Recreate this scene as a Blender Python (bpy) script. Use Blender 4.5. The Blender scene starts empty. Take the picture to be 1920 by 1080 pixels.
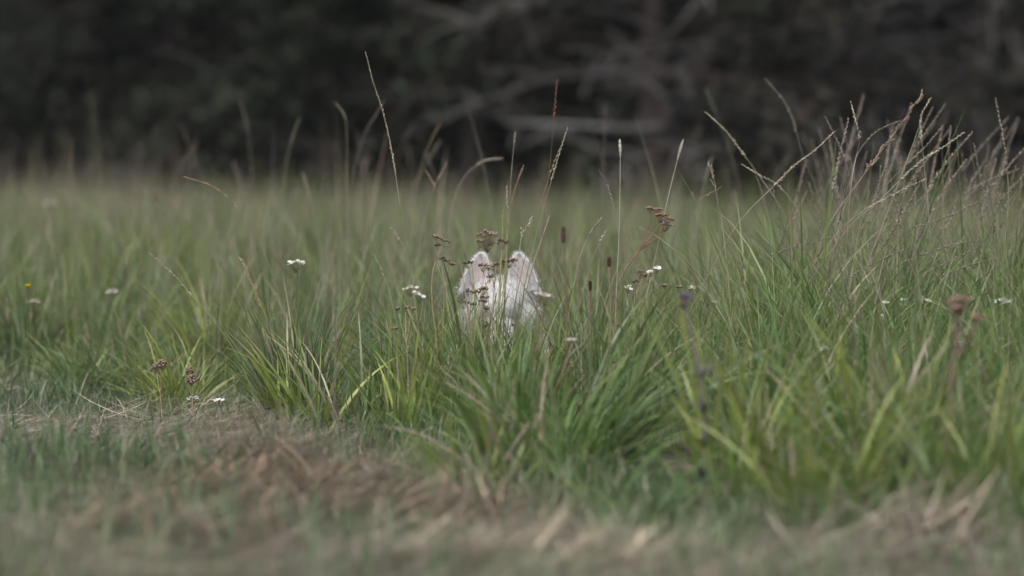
import bpy, math, random
import numpy as np
from mathutils import Vector

R = math.radians
rng = np.random.default_rng(11)
random.seed(11)
scene = bpy.context.scene
col = scene.collection

# ------------------------------------------------------------------ camera, light
CAM_H, FPX, HOR = 0.70, 7200.0, 250.0        # eye height (m), focal length in photo pixels, horizon row
FOCUS = 9.15
PITCH = math.atan((540.0 - HOR) / FPX)
cam_d = bpy.data.cameras.new('camera')
cam_d.sensor_width = 36.0
cam_d.lens = 36.0 * FPX / 1920.0
cam_d.clip_start, cam_d.clip_end = 0.1, 3000.0
cam_d.dof.use_dof = True
cam_d.dof.focus_distance = FOCUS
cam_d.dof.aperture_fstop = 2.3
cam = bpy.data.objects.new('camera', cam_d)
cam.location = (0, 0, CAM_H)
cam.rotation_euler = (R(90) - PITCH, 0, 0)
col.objects.link(cam)
scene.camera = cam

SUN_EL, SUN_AZ = R(62), R(200)               # azimuth clockwise from +Y: behind the camera, to the left
world = bpy.data.worlds.new('World')
scene.world = world
world.use_nodes = True
wt = world.node_tree
bg = wt.nodes['Background']
sky = wt.nodes.new('ShaderNodeTexSky')
sky.sky_type = 'NISHITA'
sky.sun_disc = False
sky.sun_elevation = SUN_EL
sky.sun_rotation = SUN_AZ
sky.air_density = 1.0
sky.dust_density = 6.0
sky.ozone_density = 1.0
wt.links.new(sky.outputs[0], bg.inputs[0])
bg.inputs[1].default_value = 0.09
sun_d = bpy.data.lights.new('sun', 'SUN')
sun_d.energy = 1.2
sun_d.angle = R(50)
sun_d.color = (0.93, 0.99, 1.0)
sun = bpy.data.objects.new('sun', sun_d)
sun.rotation_euler = (R(90) - SUN_EL, 0, math.pi - SUN_AZ)
sun.location = (-3, -3, 12)
col.objects.link(sun)

vs = scene.view_settings
vs.view_transform = 'Standard'
vs.look = 'None'
vs.exposure = 1.44
vs.gamma = 1.0
scene.render.film_transparent = False
scene.cycles.max_bounces = 6
scene.cycles.diffuse_bounces = 3
scene.cycles.transmission_bounces = 3
scene.cycles.use_denoising = True

# ------------------------------------------------------------------ helpers
def P(px, py, d):
    """world point at depth y=d that lies on the sight line of a photo pixel"""
    cp, sp = math.cos(PITCH), math.sin(PITCH)
    u, v = (px - 960.0) / FPX, (540.0 - py) / FPX
    dy, dz = cp + v * sp, -sp + v * cp
    k = d / dy
    return np.array([u * k, d, CAM_H + dz * k])

def gz(x, y):
    hump = 0
    for cx, cy, rx, ry, h in ((-0.50, 7.85, 0.16, 0.22, 0.050), (-0.30, 7.0, 0.30, 0.16, 0.045), (-0.68, 6.75, 0.2, 0.12, 0.03), (0.03, 6.3, 0.2, 0.10, 0.03), (0.76, 6.6, 0.12, 0.12, 0.035)):
        hump = hump + h * np.exp(-((x - cx) / rx) ** 2 - ((y - cy) / ry) ** 2)
    return hump + 0.012 * np.sin(1.7 * x + 0.6 * y) + 0.010 * np.sin(2.3 * y - 1.1 * x + 1.0) + 0.006 * np.sin(6.1 * x + 4.7 * y)

def pn(x, y, f=1.0, s=0.0):
    """smooth pseudo noise -1..1"""
    x = x * f; y = y * f
    return (np.sin(1.3 * x + 2.1 * y + s) + np.sin(2.9 * x - 1.7 * y + 2.3 * s + 1.0) + np.sin(-0.8 * x + 3.7 * y + 0.7 * s + 2.0)
            + np.sin(5.3 * x + 1.9 * y + 1.9 * s)) / 4.0

class MB:
    """collects vertices and faces, links them as one mesh object"""
    def __init__(self):
        self.v, self.q, self.t, self.c, self.n = [], [], [], [], 0
    def add(self, v, q=None, t=None, c=(1, 1, 1)):
        v = np.asarray(v, float).reshape(-1, 3)
        c = np.asarray(c, float)
        if c.ndim == 1:
            c = np.broadcast_to(c, (len(v), 3))
        self.v.append(v); self.c.append(c)
        if q is not None and len(q): self.q.append(np.asarray(q, np.int64).reshape(-1, 4) + self.n)
        if t is not None and len(t): self.t.append(np.asarray(t, np.int64).reshape(-1, 3) + self.n)
        self.n += len(v)
    def build(self, name, mat, parent=None, origin=None, smooth=True):
        V = np.concatenate(self.v); C = np.concatenate(self.c)
        if origin is not None: V = V - np.asarray(origin)
        Q = np.concatenate(self.q) if self.q else np.zeros((0, 4), np.int64)
        T = np.concatenate(self.t) if self.t else np.zeros((0, 3), np.int64)
        me = bpy.data.meshes.new(name)
        me.vertices.add(len(V)); me.vertices.foreach_set('co', V.astype(np.float32).ravel())
        li = np.concatenate([Q.ravel(), T.ravel()]).astype(np.int32)
        tot = np.concatenate([np.full(len(Q), 4), np.full(len(T), 3)]).astype(np.int32)
        st = np.concatenate([[0], np.cumsum(tot)[:-1]]).astype(np.int32)
        me.loops.add(len(li)); me.loops.foreach_set('vertex_index', li)
        me.polygons.add(len(tot)); me.polygons.foreach_set('loop_start', st); me.polygons.foreach_set('loop_total', tot)
        me.polygons.foreach_set('use_smooth', np.full(len(tot), smooth, bool))
        at = me.color_attributes.new('tint', 'FLOAT_COLOR', 'POINT')
        at.data.foreach_set('color', np.concatenate([C, np.ones((len(C), 1))], 1).astype(np.float32).ravel())
        me.update(calc_edges=True); me.validate()
        me.materials.append(mat)
        o = bpy.data.objects.new(name, me)
        col.objects.link(o)
        if parent is not None: o.parent = parent
        return o

def tube(mb, pts, rad, sides=5, c=(1, 1, 1), cap=True):
    pts = np.asarray(pts, float); n = len(pts)
    rad = np.broadcast_to(np.asarray(rad, float), (n,))
    tan = np.gradient(pts, axis=0)
    tan /= np.linalg.norm(tan, axis=1, keepdims=True) + 1e-9
    ref = np.array([0.0, 0.0, 1.0]) if abs(tan[:, 2]).mean() < 0.8 else np.array([0.0, 1.0, 0.0])
    a = np.cross(tan, ref); a /= np.linalg.norm(a, axis=1, keepdims=True) + 1e-9
    b = np.cross(tan, a)
    th = np.linspace(0, 2 * np.pi, sides, endpoint=False)
    ring = (a[:, None, :] * np.cos(th)[None, :, None] + b[:, None, :] * np.sin(th)[None, :, None]) * rad[:, None, None]
    v = (pts[:, None, :] + ring).reshape(-1, 3)
    i = np.arange(n - 1)[:, None] * sides; j = np.arange(sides)[None, :]; j2 = (j + 1) % sides
    q = np.stack([i + j, i + j2, i + sides + j2, i + sides + j], -1).reshape(-1, 4)
    t = []
    cc = np.asarray(c, float)
    if cc.ndim == 2: cc = np.repeat(cc, sides, 0)
    if cap:
        v = np.vstack([v, pts[-1] + tan[-1] * rad[-1]])
        if cc.ndim == 2: cc = np.vstack([cc, cc[-1]])
        k = len(v) - 1; b0 = (n - 1) * sides
        t = [[b0 + m, b0 + (m + 1) % sides, k] for m in range(sides)]
    mb.add(v, q, t, cc)

OCT_T = np.array([[0, 1, 2], [0, 2, 3], [0, 3, 4], [0, 4, 1], [5, 2, 1], [5, 3, 2], [5, 4, 3], [5, 1, 4]])
def lozenge(mb, base, d, L, w, c):
    """a spikelet: a small pointed grain along d"""
    d = np.asarray(d, float); d = d / (np.linalg.norm(d) + 1e-9)
    a = np.cross(d, [0.31, 0.77, 0.55]); a /= np.linalg.norm(a) + 1e-9
    b = np.cross(d, a)
    m = base + d * L * 0.42
    v = np.array([base, m + a * w, m + b * w, m - a * w, m - b * w, base + d * L])
    mb.add(v, None, OCT_T, c)

def blob(mb, cpt, r, c, flat=1.0, seg=6):
    """small faceted knob"""
    rings = [(-1.0, 0.0), (-0.55, 0.8), (0.25, 1.0), (0.8, 0.6), (1.0, 0.0)]
    th = np.linspace(0, 2 * np.pi, seg, endpoint=False) + rng.random() * 6
    v = [np.array([0, 0, -1.0])]
    for z, s in rings[1:-1]:
        v += [np.array([s * math.cos(t), s * math.sin(t), z]) for t in th]
    v.append(np.array([0, 0, 1.0]))
    v = np.array(v) * np.array([r, r, r * flat]) * (1 + 0.15 * rng.standard_normal((len(v), 1)))
    t, q = [], []
    for m in range(seg):
        m2 = (m + 1) % seg
        t.append([0, 1 + m2, 1 + m]); q.append([1 + m, 1 + m2, 1 + seg + m2, 1 + seg + m])
        q.append([1 + seg + m, 1 + seg + m2, 1 + 2 * seg + m2, 1 + 2 * seg + m]); t.append([1 + 2 * seg + m, 1 + 2 * seg + m2, 1 + 3 * seg])
    mb.add(v + np.asarray(cpt), q, t, c)

def blades(mb, base, L, w, az, a0, a1, c, tipc=None, K=5, twist=None):
    """vectorised grass blades: start leaning a0 from vertical, end leaning a1, towards azimuth az"""
    n = len(base)
    t = np.linspace(0, 1, K + 1)
    ang = a0[:, None] + (a1 - a0)[:, None] * (t[None, :] ** 1.3)
    mid = 0.5 * (ang[:, 1:] + ang[:, :-1]); seg = (L / K)[:, None]
    hx = np.concatenate([np.zeros((n, 1)), np.cumsum(np.sin(mid) * seg, 1)], 1)
    hz = np.concatenate([np.zeros((n, 1)), np.cumsum(np.cos(mid) * seg, 1)], 1)
    dx, dy = np.cos(az)[:, None], np.sin(az)[:, None]
    p = np.stack([base[:, 0:1] + hx * dx, base[:, 1:2] + hx * dy, base[:, 2:3] + hz], -1)
    if twist is None: twist = rng.uniform(-1.2, 1.2, n)
    sa = az[:, None] + np.pi / 2 + twist[:, None] * (0.4 + 0.8 * t[None, :])
    side = np.stack([np.cos(sa), np.sin(sa), 0.25 * np.sin(twist)[:, None] * np.ones_like(sa)], -1)
    prof = np.minimum(1.0, 0.55 + 1.6 * t) * np.clip((1.02 - t) / 0.62, 0, 1) ** 0.8
    ww = 0.5 * w[:, None] * prof[None, :]
    A = p - side * ww[..., None]; B = p + side * ww[..., None]
    v = np.stack([A, B], 2).reshape(n, (K + 1) * 2, 3)
    i = np.arange(K)[None, :] * 2 + (np.arange(n) * (K + 1) * 2)[:, None]
    q = np.stack([i, i + 1, i + 3, i + 2], -1).reshape(-1, 4)
    cc = np.repeat(c[:, None, :], (K + 1) * 2, 1)
    if tipc is not None:
        tt = np.repeat(t, 2)[None, :, None] ** 3
        cc = cc * (1 - tt) + tipc[:, None, :] * tt
    mb.add(v.reshape(-1, 3), q, None, cc.reshape(-1, 3))

# ------------------------------------------------------------------ materials
def mat_tint(name, rough=0.6, transl=0.0, nscale=40.0, namp=0.35, spec=0.3, bump=0.0):
    """base colour = the mesh's own tint varied by a small procedural noise"""
    m = bpy.data.materials.new(name); m.use_nodes = True
    nt = m.node_tree; N, Lk = nt.nodes, nt.links
    b = N['Principled BSDF']; out = N['Material Output']
    at = N.new('ShaderNodeAttribute'); at.attribute_name = 'tint'
    tc = N.new('ShaderNodeTexCoord'); nz = N.new('ShaderNodeTexNoise'); nz.inputs['Scale'].default_value = nscale
    nz.inputs['Detail'].default_value = 3
    Lk.new(tc.outputs['Object'], nz.inputs['Vector'])
    mr = N.new('ShaderNodeMapRange'); mr.inputs[3].default_value = 1 - namp; mr.inputs[4].default_value = 1 + namp
    mr.inputs[1].default_value = 0.25; mr.inputs[2].default_value = 0.75
    Lk.new(nz.outputs['Fac'], mr.inputs[0])
    mx = N.new('ShaderNodeVectorMath'); mx.operation = 'SCALE'
    Lk.new(at.outputs['Color'], mx.inputs[0]); Lk.new(mr.outputs[0], mx.inputs['Scale'])
    Lk.new(mx.outputs[0], b.inputs['Base Color'])
    b.inputs['Roughness'].default_value = rough
    b.inputs['Specular IOR Level'].default_value = spec
    if bump:
        bp = N.new('ShaderNodeBump'); bp.inputs['Strength'].default_value = bump; bp.inputs['Distance'].default_value = 0.02
        Lk.new(nz.outputs['Fac'], bp.inputs['Height']); Lk.new(bp.outputs[0], b.inputs['Normal'])
    if transl:
        tr = N.new('ShaderNodeBsdfTranslucent'); Lk.new(mx.outputs[0], tr.inputs['Color'])
        ms = N.new('ShaderNodeMixShader'); ms.inputs[0].default_value = transl
        Lk.new(b.outputs[0], ms.inputs[1]); Lk.new(tr.outputs[0], ms.inputs[2]); Lk.new(ms.outputs[0], out.inputs['Surface'])
    return m

M_GRASS = mat_tint('grass_blade', 0.42, 0.42, 30, 0.25, 0.5)
M_STRAW = mat_tint('dry_straw', 0.7, 0.15, 60, 0.3, 0.2)
M_STEM = mat_tint('plant_stem', 0.7, 0.1, 60, 0.25, 0.2)
M_SEED = mat_tint('seed_head', 0.8, 0.15, 200, 0.3, 0.1)
M_PETAL = mat_tint('flower_petal', 0.7, 0.25, 200, 0.15, 0.1)
M_FUR = mat_tint('white_fur', 0.75, 0.2, 30, 0.08, 0.15)
M_SKIN = mat_tint('dog_coat', 0.8, 0.0, 30, 0.06, 0.1)
M_HORN = mat_tint('dark_wet', 0.2, 0.0, 30, 0.05, 0.5)
M_BARK = mat_tint('bark', 0.9, 0.0, 14, 0.5, 0.1, 0.6)
M_LEAF = mat_tint('tree_leaf', 0.6, 0.25, 6, 0.4, 0.2)

def ground_material():
    m = bpy.data.materials.new('meadow_soil'); m.use_nodes = True
    nt = m.node_tree; N, Lk = nt.nodes, nt.links
    b = N['Principled BSDF']; tc = N.new('ShaderNodeTexCoord')
    n1 = N.new('ShaderNodeTexNoise'); n1.inputs['Scale'].default_value = 9; n1.inputs['Detail'].default_value = 8
    n2 = N.new('ShaderNodeTexNoise'); n2.inputs['Scale'].default_value = 140; n2.inputs['Detail'].default_value = 4
    Lk.new(tc.outputs['Object'], n1.inputs['Vector']); Lk.new(tc.outputs['Object'], n2.inputs['Vector'])
    r1 = N.new('ShaderNodeValToRGB'); e = r1.color_ramp.elements
    e[0].position, e[0].color = 0.35, (0.030, 0.040, 0.018, 1); e[1].position, e[1].color = 0.68, (0.085, 0.072, 0.045, 1)
    r2 = N.new('ShaderNodeValToRGB'); e = r2.color_ramp.elements
    e[0].position, e[0].color = 0.3, (0.6, 0.6, 0.6, 1); e[1].position, e[1].color = 0.7, (1.4, 1.35, 1.25, 1)
    Lk.new(n1.outputs['Fac'], r1.inputs[0]); Lk.new(n2.outputs['Fac'], r2.inputs[0])
    mx = N.new('ShaderNodeMix'); mx.data_type = 'RGBA'; mx.blend_type = 'MULTIPLY'; mx.inputs[0].default_value = 1
    Lk.new(r1.outputs[0], mx.inputs[6]); Lk.new(r2.outputs[0], mx.inputs[7]); Lk.new(mx.outputs[2], b.inputs['Base Color'])
    b.inputs['Roughness'].default_value = 0.95
    bp = N.new('ShaderNodeBump'); bp.inputs['Strength'].default_value = 0.8; bp.inputs['Distance'].default_value = 0.02
    Lk.new(n2.outputs['Fac'], bp.inputs['Height']); Lk.new(bp.outputs[0], b.inputs['Normal'])
    return m

# ------------------------------------------------------------------ tagging
def tag(o, label=None, cat=None, group=None, kind=None):
    if label: o['label'] = label
    if cat: o['category'] = cat
    if group: o['group'] = group
    if kind: o['kind'] = kind
    return o

def thing(name, loc, label, cat, group=None):
    o = bpy.data.objects.new(name, None)
    o.empty_display_size = 0.05
    o.location = tuple(float(a) for a in loc)
    col.objects.link(o)
    return tag(o, label, cat, group)

def dup(root, loc, rz, sc=1.0):
    r = root.copy(); col.objects.link(r)
    r.location = loc; r.rotation_euler = (0, 0, rz); r.scale = (sc, sc, sc)
    for ch in list(root.children):
        c = ch.copy(); col.objects.link(c); c.parent = r
        for g in list(ch.children):
            d = g.copy(); col.objects.link(d); d.parent = c
    return r

# ------------------------------------------------------------------ ground
def make_ground():
    a = np.linspace(-1, 1, 161); xs = np.sign(a) * (np.abs(a) * 6 + np.abs(a) ** 6 * 394)
    b = np.linspace(0, 1, 221); ys = -60 + 60 * np.minimum(b / 0.06, 1) + 34 * np.clip((b - 0.06) / 0.84, 0, 1) + 466 * np.clip((b - 0.90) / 0.10, 0, 1) ** 2
    X, Y = np.meshgrid(xs, ys, indexing='ij')
    Z = gz(X, Y) * (np.abs(X) < 14) * (Y < 40)
    v = np.stack([X, Y, Z], -1).reshape(-1, 3)
    nx, ny = len(xs), len(ys)
    i = np.arange(nx - 1)[:, None] * ny + np.arange(ny - 1)[None, :]
    q = np.stack([i, i + ny, i + ny + 1, i + 1], -1).reshape(-1, 4)
    mb = MB(); mb.add(v, q); o = mb.build('ground', ground_material())
    tag(o, kind='structure')
make_ground()

# ------------------------------------------------------------------ grass as ground cover
MOWN_X = np.array([-6, -1.7, -1.0, -0.47, -0.2, 0.0, 0.14, 0.41, 0.9, 6])
MOWN_Y = np.array([11.6, 11.0, 10.3, 9.35, 8.5, 7.75, 7.15, 6.75, 6.55, 6.3])
def mown_edge(x, y):
    """y of the edge between mown strip (nearer) and standing grass (farther)"""
    return np.interp(x, MOWN_X, MOWN_Y) + 0.12 * np.sin(5 * x) + 0.06 * np.sin(13 * x + 1)

def in_hollow(x, y):
    """bare dark hollow under the arching tussock"""
    return (((x - 0.29) / 0.16) ** 2 + ((y - 7.75) / 0.48) ** 2) < 1

DOG = np.array([-0.03, 9.75])
def wood_edge(x, y):
    """distance of the edge of the wood, nearer on the right"""
    return np.interp(x / np.maximum(y, 1), [-0.14, -0.03, 0.03, 0.14], [31.5, 28.5, 24.0, 23.0])

def in_dog(x, y):
    return (((x - DOG[0]) / 0.17) ** 2 + ((y - DOG[1] - 0.40) / 0.72) ** 2) < 1

GREENS = np.array([[0.066, 0.128, 0.034], [0.108, 0.172, 0.038], [0.170, 0.215, 0.042], [0.058, 0.122, 0.056], [0.088, 0.146, 0.054]])
STRAWS = np.array([[0.32, 0.275, 0.20], [0.26, 0.22, 0.17], [0.20, 0.168, 0.135], [0.38, 0.34, 0.265]])
def palette(n, x, y, dry, pal=GREENS, warm=0.0):
    k = rng.random((n, len(pal))) ** 3
    f = pn(x, y, 0.9, 1.0); g = pn(x, y, 2.4, 4.0)
    k[:, 2] *= np.clip(0.5 + 0.9 * f + warm, 0.05, 3); k[:, 3] *= np.clip(0.7 - 0.9 * g, 0.05, 3); k[:, 0] *= np.clip(0.8 - 0.6 * f, 0.1, 3)
    c = (k / k.sum(1, keepdims=True)) @ pal
    c *= rng.uniform(0.7, 1.3, (n, 1))
    d = rng.random(n) < dry
    c[d] = STRAWS[rng.integers(0, len(STRAWS), d.sum())] * rng.uniform(0.6, 1.1, (d.sum(), 1))
    return c

def field(n, y0, y1, power=1.0, margin=0.55):
    u = rng.random(n); y = y0 + (y1 - y0) * u ** power
    x = rng.uniform(-1, 1, n) * (0.1335 * y * 1.12 + margin)
    return x, y

def canopy(x, y):
    """height of the leafy layer of the standing grass"""
    s = np.clip((x - 0.15) / 0.6, 0, 1); s = s * s * (3 - 2 * s)
    near = np.clip((11.5 - y) / 2.0, 0, 1)
    h = 0.27 + 0.13 * s * near + 0.06 * np.clip((y - 10.5) / 5, 0, 1)
    # low in front of the dog so that its ears show
    h = h + 0.115 * np.exp(-(((x - DOG[0]) / 0.34) ** 2 + ((y - 9.15) / 0.35) ** 2))
    # lower, trodden patch left of the dog
    h = h - 0.14 * np.exp(-(((x + 0.42) / 0.20) ** 2 + ((y - 9.6) / 0.5) ** 2))
    h = h * (1 - 0.22 * np.clip((-0.35 - x) / 0.3, 0, 1) * np.clip((11.8 - y) / 1.0, 0, 1))
    h = h + 0.07 * np.clip((x - 0.5) / 0.3, 0, 1) * np.exp(-((y - 10.0) / 1.0) ** 2)
    h = h * np.clip(0.4 + (y - mown_edge(x, y)) / 1.1, 0.35, 1)          # lower towards the mown strip
    return h * (1 + 0.25 * pn(x, y, 1.7, 2.0) + 0.12 * pn(x, y, 4.1, 5.0))

# swaths and patches of cut hay on the mown strip: ground position (photo pixel), size, amount, brown share
HAY = [(200, 826, 390, 40, 1.7, 0.05), (450, 792, 190, 20, 0.9, 0.2), (80, 727, 130, 16, 1.0, 0.3), (470, 885, 110, 30, 1.1, 1.0), (620, 905, 150, 26, 0.8, 0.6),
       (780, 930, 170, 36, 0.8, 0.5), (330, 965, 230, 30, 0.9, 0.9), (640, 975, 200, 46, 1.1, 0.8), (870, 970, 120, 40, 0.9, 0.6), (90, 1035, 240, 34, 0.9, 0.5),
       (960, 1065, 330, 34, 1.1, 0.0), (1040, 1005, 110, 30, 0.7, 0.1), (1560, 1045, 150, 26, 0.9, 0.2), (1790, 1005, 130, 45, 1.0, 0.3), (1330, 1075, 200, 22, 0.6, 0.2), (250, 1130, 420, 60, 1.0, 0.5), (1000, 1130, 520, 75, 1.3, 0.0), (1750, 1110, 330, 55, 1.0, 0.2)]
def hay_density(x, y, brown=False):
    py = 250 + 5040 / np.maximum(y, 3); px = 960 + 7200 * x / np.maximum(y, 3)
    px = px + 60 * pn(x, y, 4.0, 2.0); py = py + 14 * pn(x, y, 6.0, 5.0)
    w = [a * np.exp(-((px - cx) / rx) ** 2 - ((py - cy) / ry) ** 2) for cx, cy, rx, ry, a, b in HAY]
    tot = np.sum(w, 0)
    if brown: return np.sum([q * h[5] for q, h in zip(w, HAY)], 0) / (tot + 1e-4)
    tot = tot * np.clip(0.85 + 0.8 * pn(x, y, 4.5, 9.0), 0.15, 1.3) * (1 + 0.45 * pn(x, y, 7.0, 1.0) + 0.35 * pn(x, y, 15.0, 4.0))
    q = np.clip((tot - 0.22) / 0.55, 0, 1)
    return np.clip(q * q * (3 - 2 * q), 0.05, 1)

def meadow():
    mb = MB()
    # near the lens: loose tussocks, each with its own height, lean, blade width and colour
    nc = 5200
    cx, cy = field(nc, 6.3, 20.0, 1.0)
    keep = (cy > mown_edge(cx, cy) + rng.normal(-0.05, 0.18, nc)) & ~in_dog(cx, cy)
    cx, cy = cx[keep], cy[keep]; nc = len(cx)
    per = (rng.integers(8, 34, nc) * np.where(cy < 8.7, 0.55, 1.0)).astype(int)
    cid = np.repeat(np.arange(nc), per); n = len(cid)
    ch = rng.uniform(0.75, 1.2, nc); cw = rng.choice([0.0028, 0.0036, 0.0045, 0.0065, 0.0085], nc, p=[0.22, 0.28, 0.25, 0.17, 0.08]); ch = np.where(cy > 11, rng.uniform(0.5, 1.5, nc), ch)
    cl = rng.uniform(0, 2 * np.pi, nc); cs = rng.uniform(0.15, 0.9, nc); cb = rng.uniform(0.3, 1.2, nc)
    ccol = palette(nc, cx, cy, 0.0)
    t, r = rng.uniform(0, 2 * np.pi, n), 0.045 * np.sqrt(rng.random(n))
    x, y = cx[cid] + r * np.cos(t), cy[cid] + r * np.sin(t)
    L = np.maximum(canopy(x, y), 0.06) * ch[cid] * rng.uniform(0.45, 1.3, n)
    az = np.where(rng.random(n) < 0.35, cl[cid] + rng.normal(0, 0.5, n), t + rng.normal(0, 0.6, n))
    a0 = np.abs(rng.normal(0.05, 0.5, n)) * cs[cid]; a1 = a0 + np.abs(rng.normal(1.0, 0.55, n)) * cb[cid]
    c = 0.65 * ccol[cid] + 0.35 * palette(n, x, y, 0.0)
    d = rng.random(n) < 0.10; c[d] = STRAWS[rng.integers(0, 4, d.sum())] * rng.uniform(0.6, 1.0, (d.sum(), 1))
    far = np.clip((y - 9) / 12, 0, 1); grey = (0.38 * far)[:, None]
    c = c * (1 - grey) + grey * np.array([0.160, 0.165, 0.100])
    ok = ~in_dog(x, y) & ~in_hollow(x, y)
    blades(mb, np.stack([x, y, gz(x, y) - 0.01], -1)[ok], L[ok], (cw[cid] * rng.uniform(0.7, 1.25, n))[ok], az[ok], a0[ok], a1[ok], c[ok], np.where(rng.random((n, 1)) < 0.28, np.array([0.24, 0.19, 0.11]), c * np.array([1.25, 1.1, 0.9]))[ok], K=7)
    for n, y0, y1, pw in ((26000, 6.3, 13.0, 1.0), (45000, 12.5, 32.0, 1.0)):
        x, y = field(n, y0, y1, pw)
        keep = (y > mown_edge(x, y) + rng.normal(0, 0.05, n)) & ~in_dog(x, y) & ~in_hollow(x, y) & (y < wood_edge(x, y) + rng.normal(0, 0.6, n))
        keep &= rng.random(n) < np.clip(0.75 + 0.5 * pn(x, y, 5.0, 3.0), 0.2, 1) * np.where(y < 8.9, 0.35, 1.0)
        x, y = x[keep], y[keep]; n = len(x)
        L = canopy(x, y) * rng.uniform(0.45, 1.3, n)
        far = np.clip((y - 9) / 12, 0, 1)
        w = rng.uniform(0.0020, 0.0045, n) * (1 + 0.9 * far)
        az = rng.uniform(0, 2 * np.pi, n)
        a0 = np.abs(rng.normal(0.15, 0.2, n)); a1 = a0 + np.abs(rng.normal(0.7, 0.6, n))
        c = palette(n, x, y, 0.12)
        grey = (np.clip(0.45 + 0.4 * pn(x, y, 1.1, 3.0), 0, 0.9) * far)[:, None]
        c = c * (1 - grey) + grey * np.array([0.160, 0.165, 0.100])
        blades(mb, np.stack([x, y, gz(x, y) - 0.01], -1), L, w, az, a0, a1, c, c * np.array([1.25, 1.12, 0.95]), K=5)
    tag(mb.build('meadow_grass', M_GRASS), 'long green meadow grass standing behind and right of the mown strip', 'grass', kind='stuff')
    # seeding haze of the far meadow: fine dry stalks nobody could count
    mb = MB(); n = 30000
    x, y = field(n, 10.2, 32.0, 1.0)
    keep = (y > mown_edge(x, y) + 0.5) & (y < wood_edge(x, y) + rng.normal(0, 0.5, n)) & ~in_dog(x, y) & (rng.random(n) < np.clip(0.35 + 0.75 * pn(x, y, 2.2, 6.0) + 0.35 * pn(x, y, 6.0, 2.0), 0.02, 1))
    x, y = x[keep], y[keep]; n = len(x)
    L = rng.uniform(0.26, 0.48, n) * (1 + 0.25 * pn(x, y, 0.8, 5.0) + 0.25 * pn(x, y, 2.6, 1.0))
    L = np.where(rng.random(n) < 0.14, L * rng.uniform(1.1, 1.7, n), L)
    L = L * np.where(y > 14, 1 - 1.5 * np.clip(x / y, -0.14, 0.14), 1.0)
    c = np.array([0.195, 0.168, 0.128]) * rng.uniform(0.5, 1.5, (n, 1)) * (1 + 0.25 * pn(x, y, 1.8, 8.0))[:, None] * (1 + 0.1 * rng.standard_normal((n, 3)))
    az = rng.uniform(0, 2 * np.pi, n); a0 = np.abs(rng.normal(0.08, 0.1, n)); a1 = a0 + np.abs(rng.normal(0.25, 0.25, n))
    blades(mb, np.stack([x, y, gz(x, y) - 0.01], -1), L, rng.uniform(0.0018, 0.0040, n), az, a0, a1, c, c * 1.1, K=4)
    tag(mb.build('seeding_grass', M_STRAW), 'fine brownish seeding grass over the far meadow before the trees', 'grass', kind='stuff')
    # short grass on the mown strip
    mb = MB(); n = 90000
    x, y = field(n, 4.6, 11.8, 1.0)
    keep = (y < mown_edge(x, y) + 0.25) & (rng.random(n) < np.clip(0.75 + 0.9 * pn(x, y, 3.2, 9.0), 0.1, 1) * (1 - 0.80 * hay_density(x, y)))
    x, y = x[keep], y[keep]; n = len(x)
    L = rng.uniform(0.03, 0.11, n) * (1 + 0.5 * pn(x, y, 2.2, 6.0)) * (1 + 0.25 * (y < 8)); az = rng.uniform(0, 2 * np.pi, n)
    a0 = np.abs(rng.normal(0.2, 0.2, n)); a1 = a0 + np.abs(rng.normal(0.5, 0.4, n))
    c = palette(n, x, y, 0.10, np.array([[0.075, 0.130, 0.055], [0.100, 0.150, 0.055], [0.135, 0.170, 0.060], [0.070, 0.122, 0.066], [0.10, 0.14, 0.065]]))
    blades(mb, np.stack([x, y, gz(x, y) - 0.005], -1), L, rng.choice([0.002, 0.003, 0.0045], n), az, a0, a1, c, c * 1.1, K=4)
    tag(mb.build('short_grass', M_GRASS), 'short regrown grass of the mown strip in the foreground', 'grass', kind='stuff')
meadow()

def straws(mb, x, y, z, L, w, cols, up=0.12):
    n = len(x)
    az = np.where(rng.random(n) < 0.6, rng.normal(0.1, 0.5, n), rng.uniform(0, 2 * np.pi, n))
    a0 = np.pi / 2 - np.abs(rng.normal(up, up, n)); a1 = a0 + rng.normal(0.12, 0.35, n)
    b = np.stack([x - 0.5 * L * np.cos(az), y - 0.5 * L * np.sin(az), z], -1)
    blades(mb, b, L, w, az, a0, a1, cols, None, K=4, twist=rng.uniform(-0.6, 0.6, n))

def hay():
    mb = MB(); n = 150000
    x, y = field(n, 4.6, 11.4, 1.0)
    dn = hay_density(x, y)
    keep = (rng.random(n) < dn) & (y < mown_edge(x, y) + 0.1)
    x, y, dn = x[keep], y[keep], dn[keep]; n = len(x)
    br = np.clip(hay_density(x, y, True), 0, 1)
    pile = (0.04 + 0.06 * br) * dn * np.clip(0.5 + 0.8 * pn(x, y, 4.0, 8.0) + 1.0 * pn(x, y, 11.0, 3.0), 0.03, 1.9)
    z = gz(x, y) + 0.004 + rng.random(n) ** 1.3 * pile
    c = STRAWS[rng.integers(0, 4, n)] * rng.uniform(0.32, 0.98, (n, 1))
    b = (rng.random(n) < br * 0.85)[:, None]
    c = np.where(b, c * np.array([0.64, 0.55, 0.48]), c)
    clod = np.clip(0.95 + 0.75 * pn(x, y, 6.0, 7.0) + 0.55 * pn(x, y, 15.0, 2.0), 0.35, 1.9)      # darker and paler wisps by noise
    c = c * clod[:, None]
    straws(mb, x, y, z, rng.uniform(0.05, 0.26, n), rng.choice([0.0014, 0.0020, 0.0028, 0.0045], n), c, 0.085)
    tag(mb.build('hay_litter', M_STRAW), 'greyish cut hay lying in swaths over the mown strip', 'hay', kind='stuff')
hay()

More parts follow.
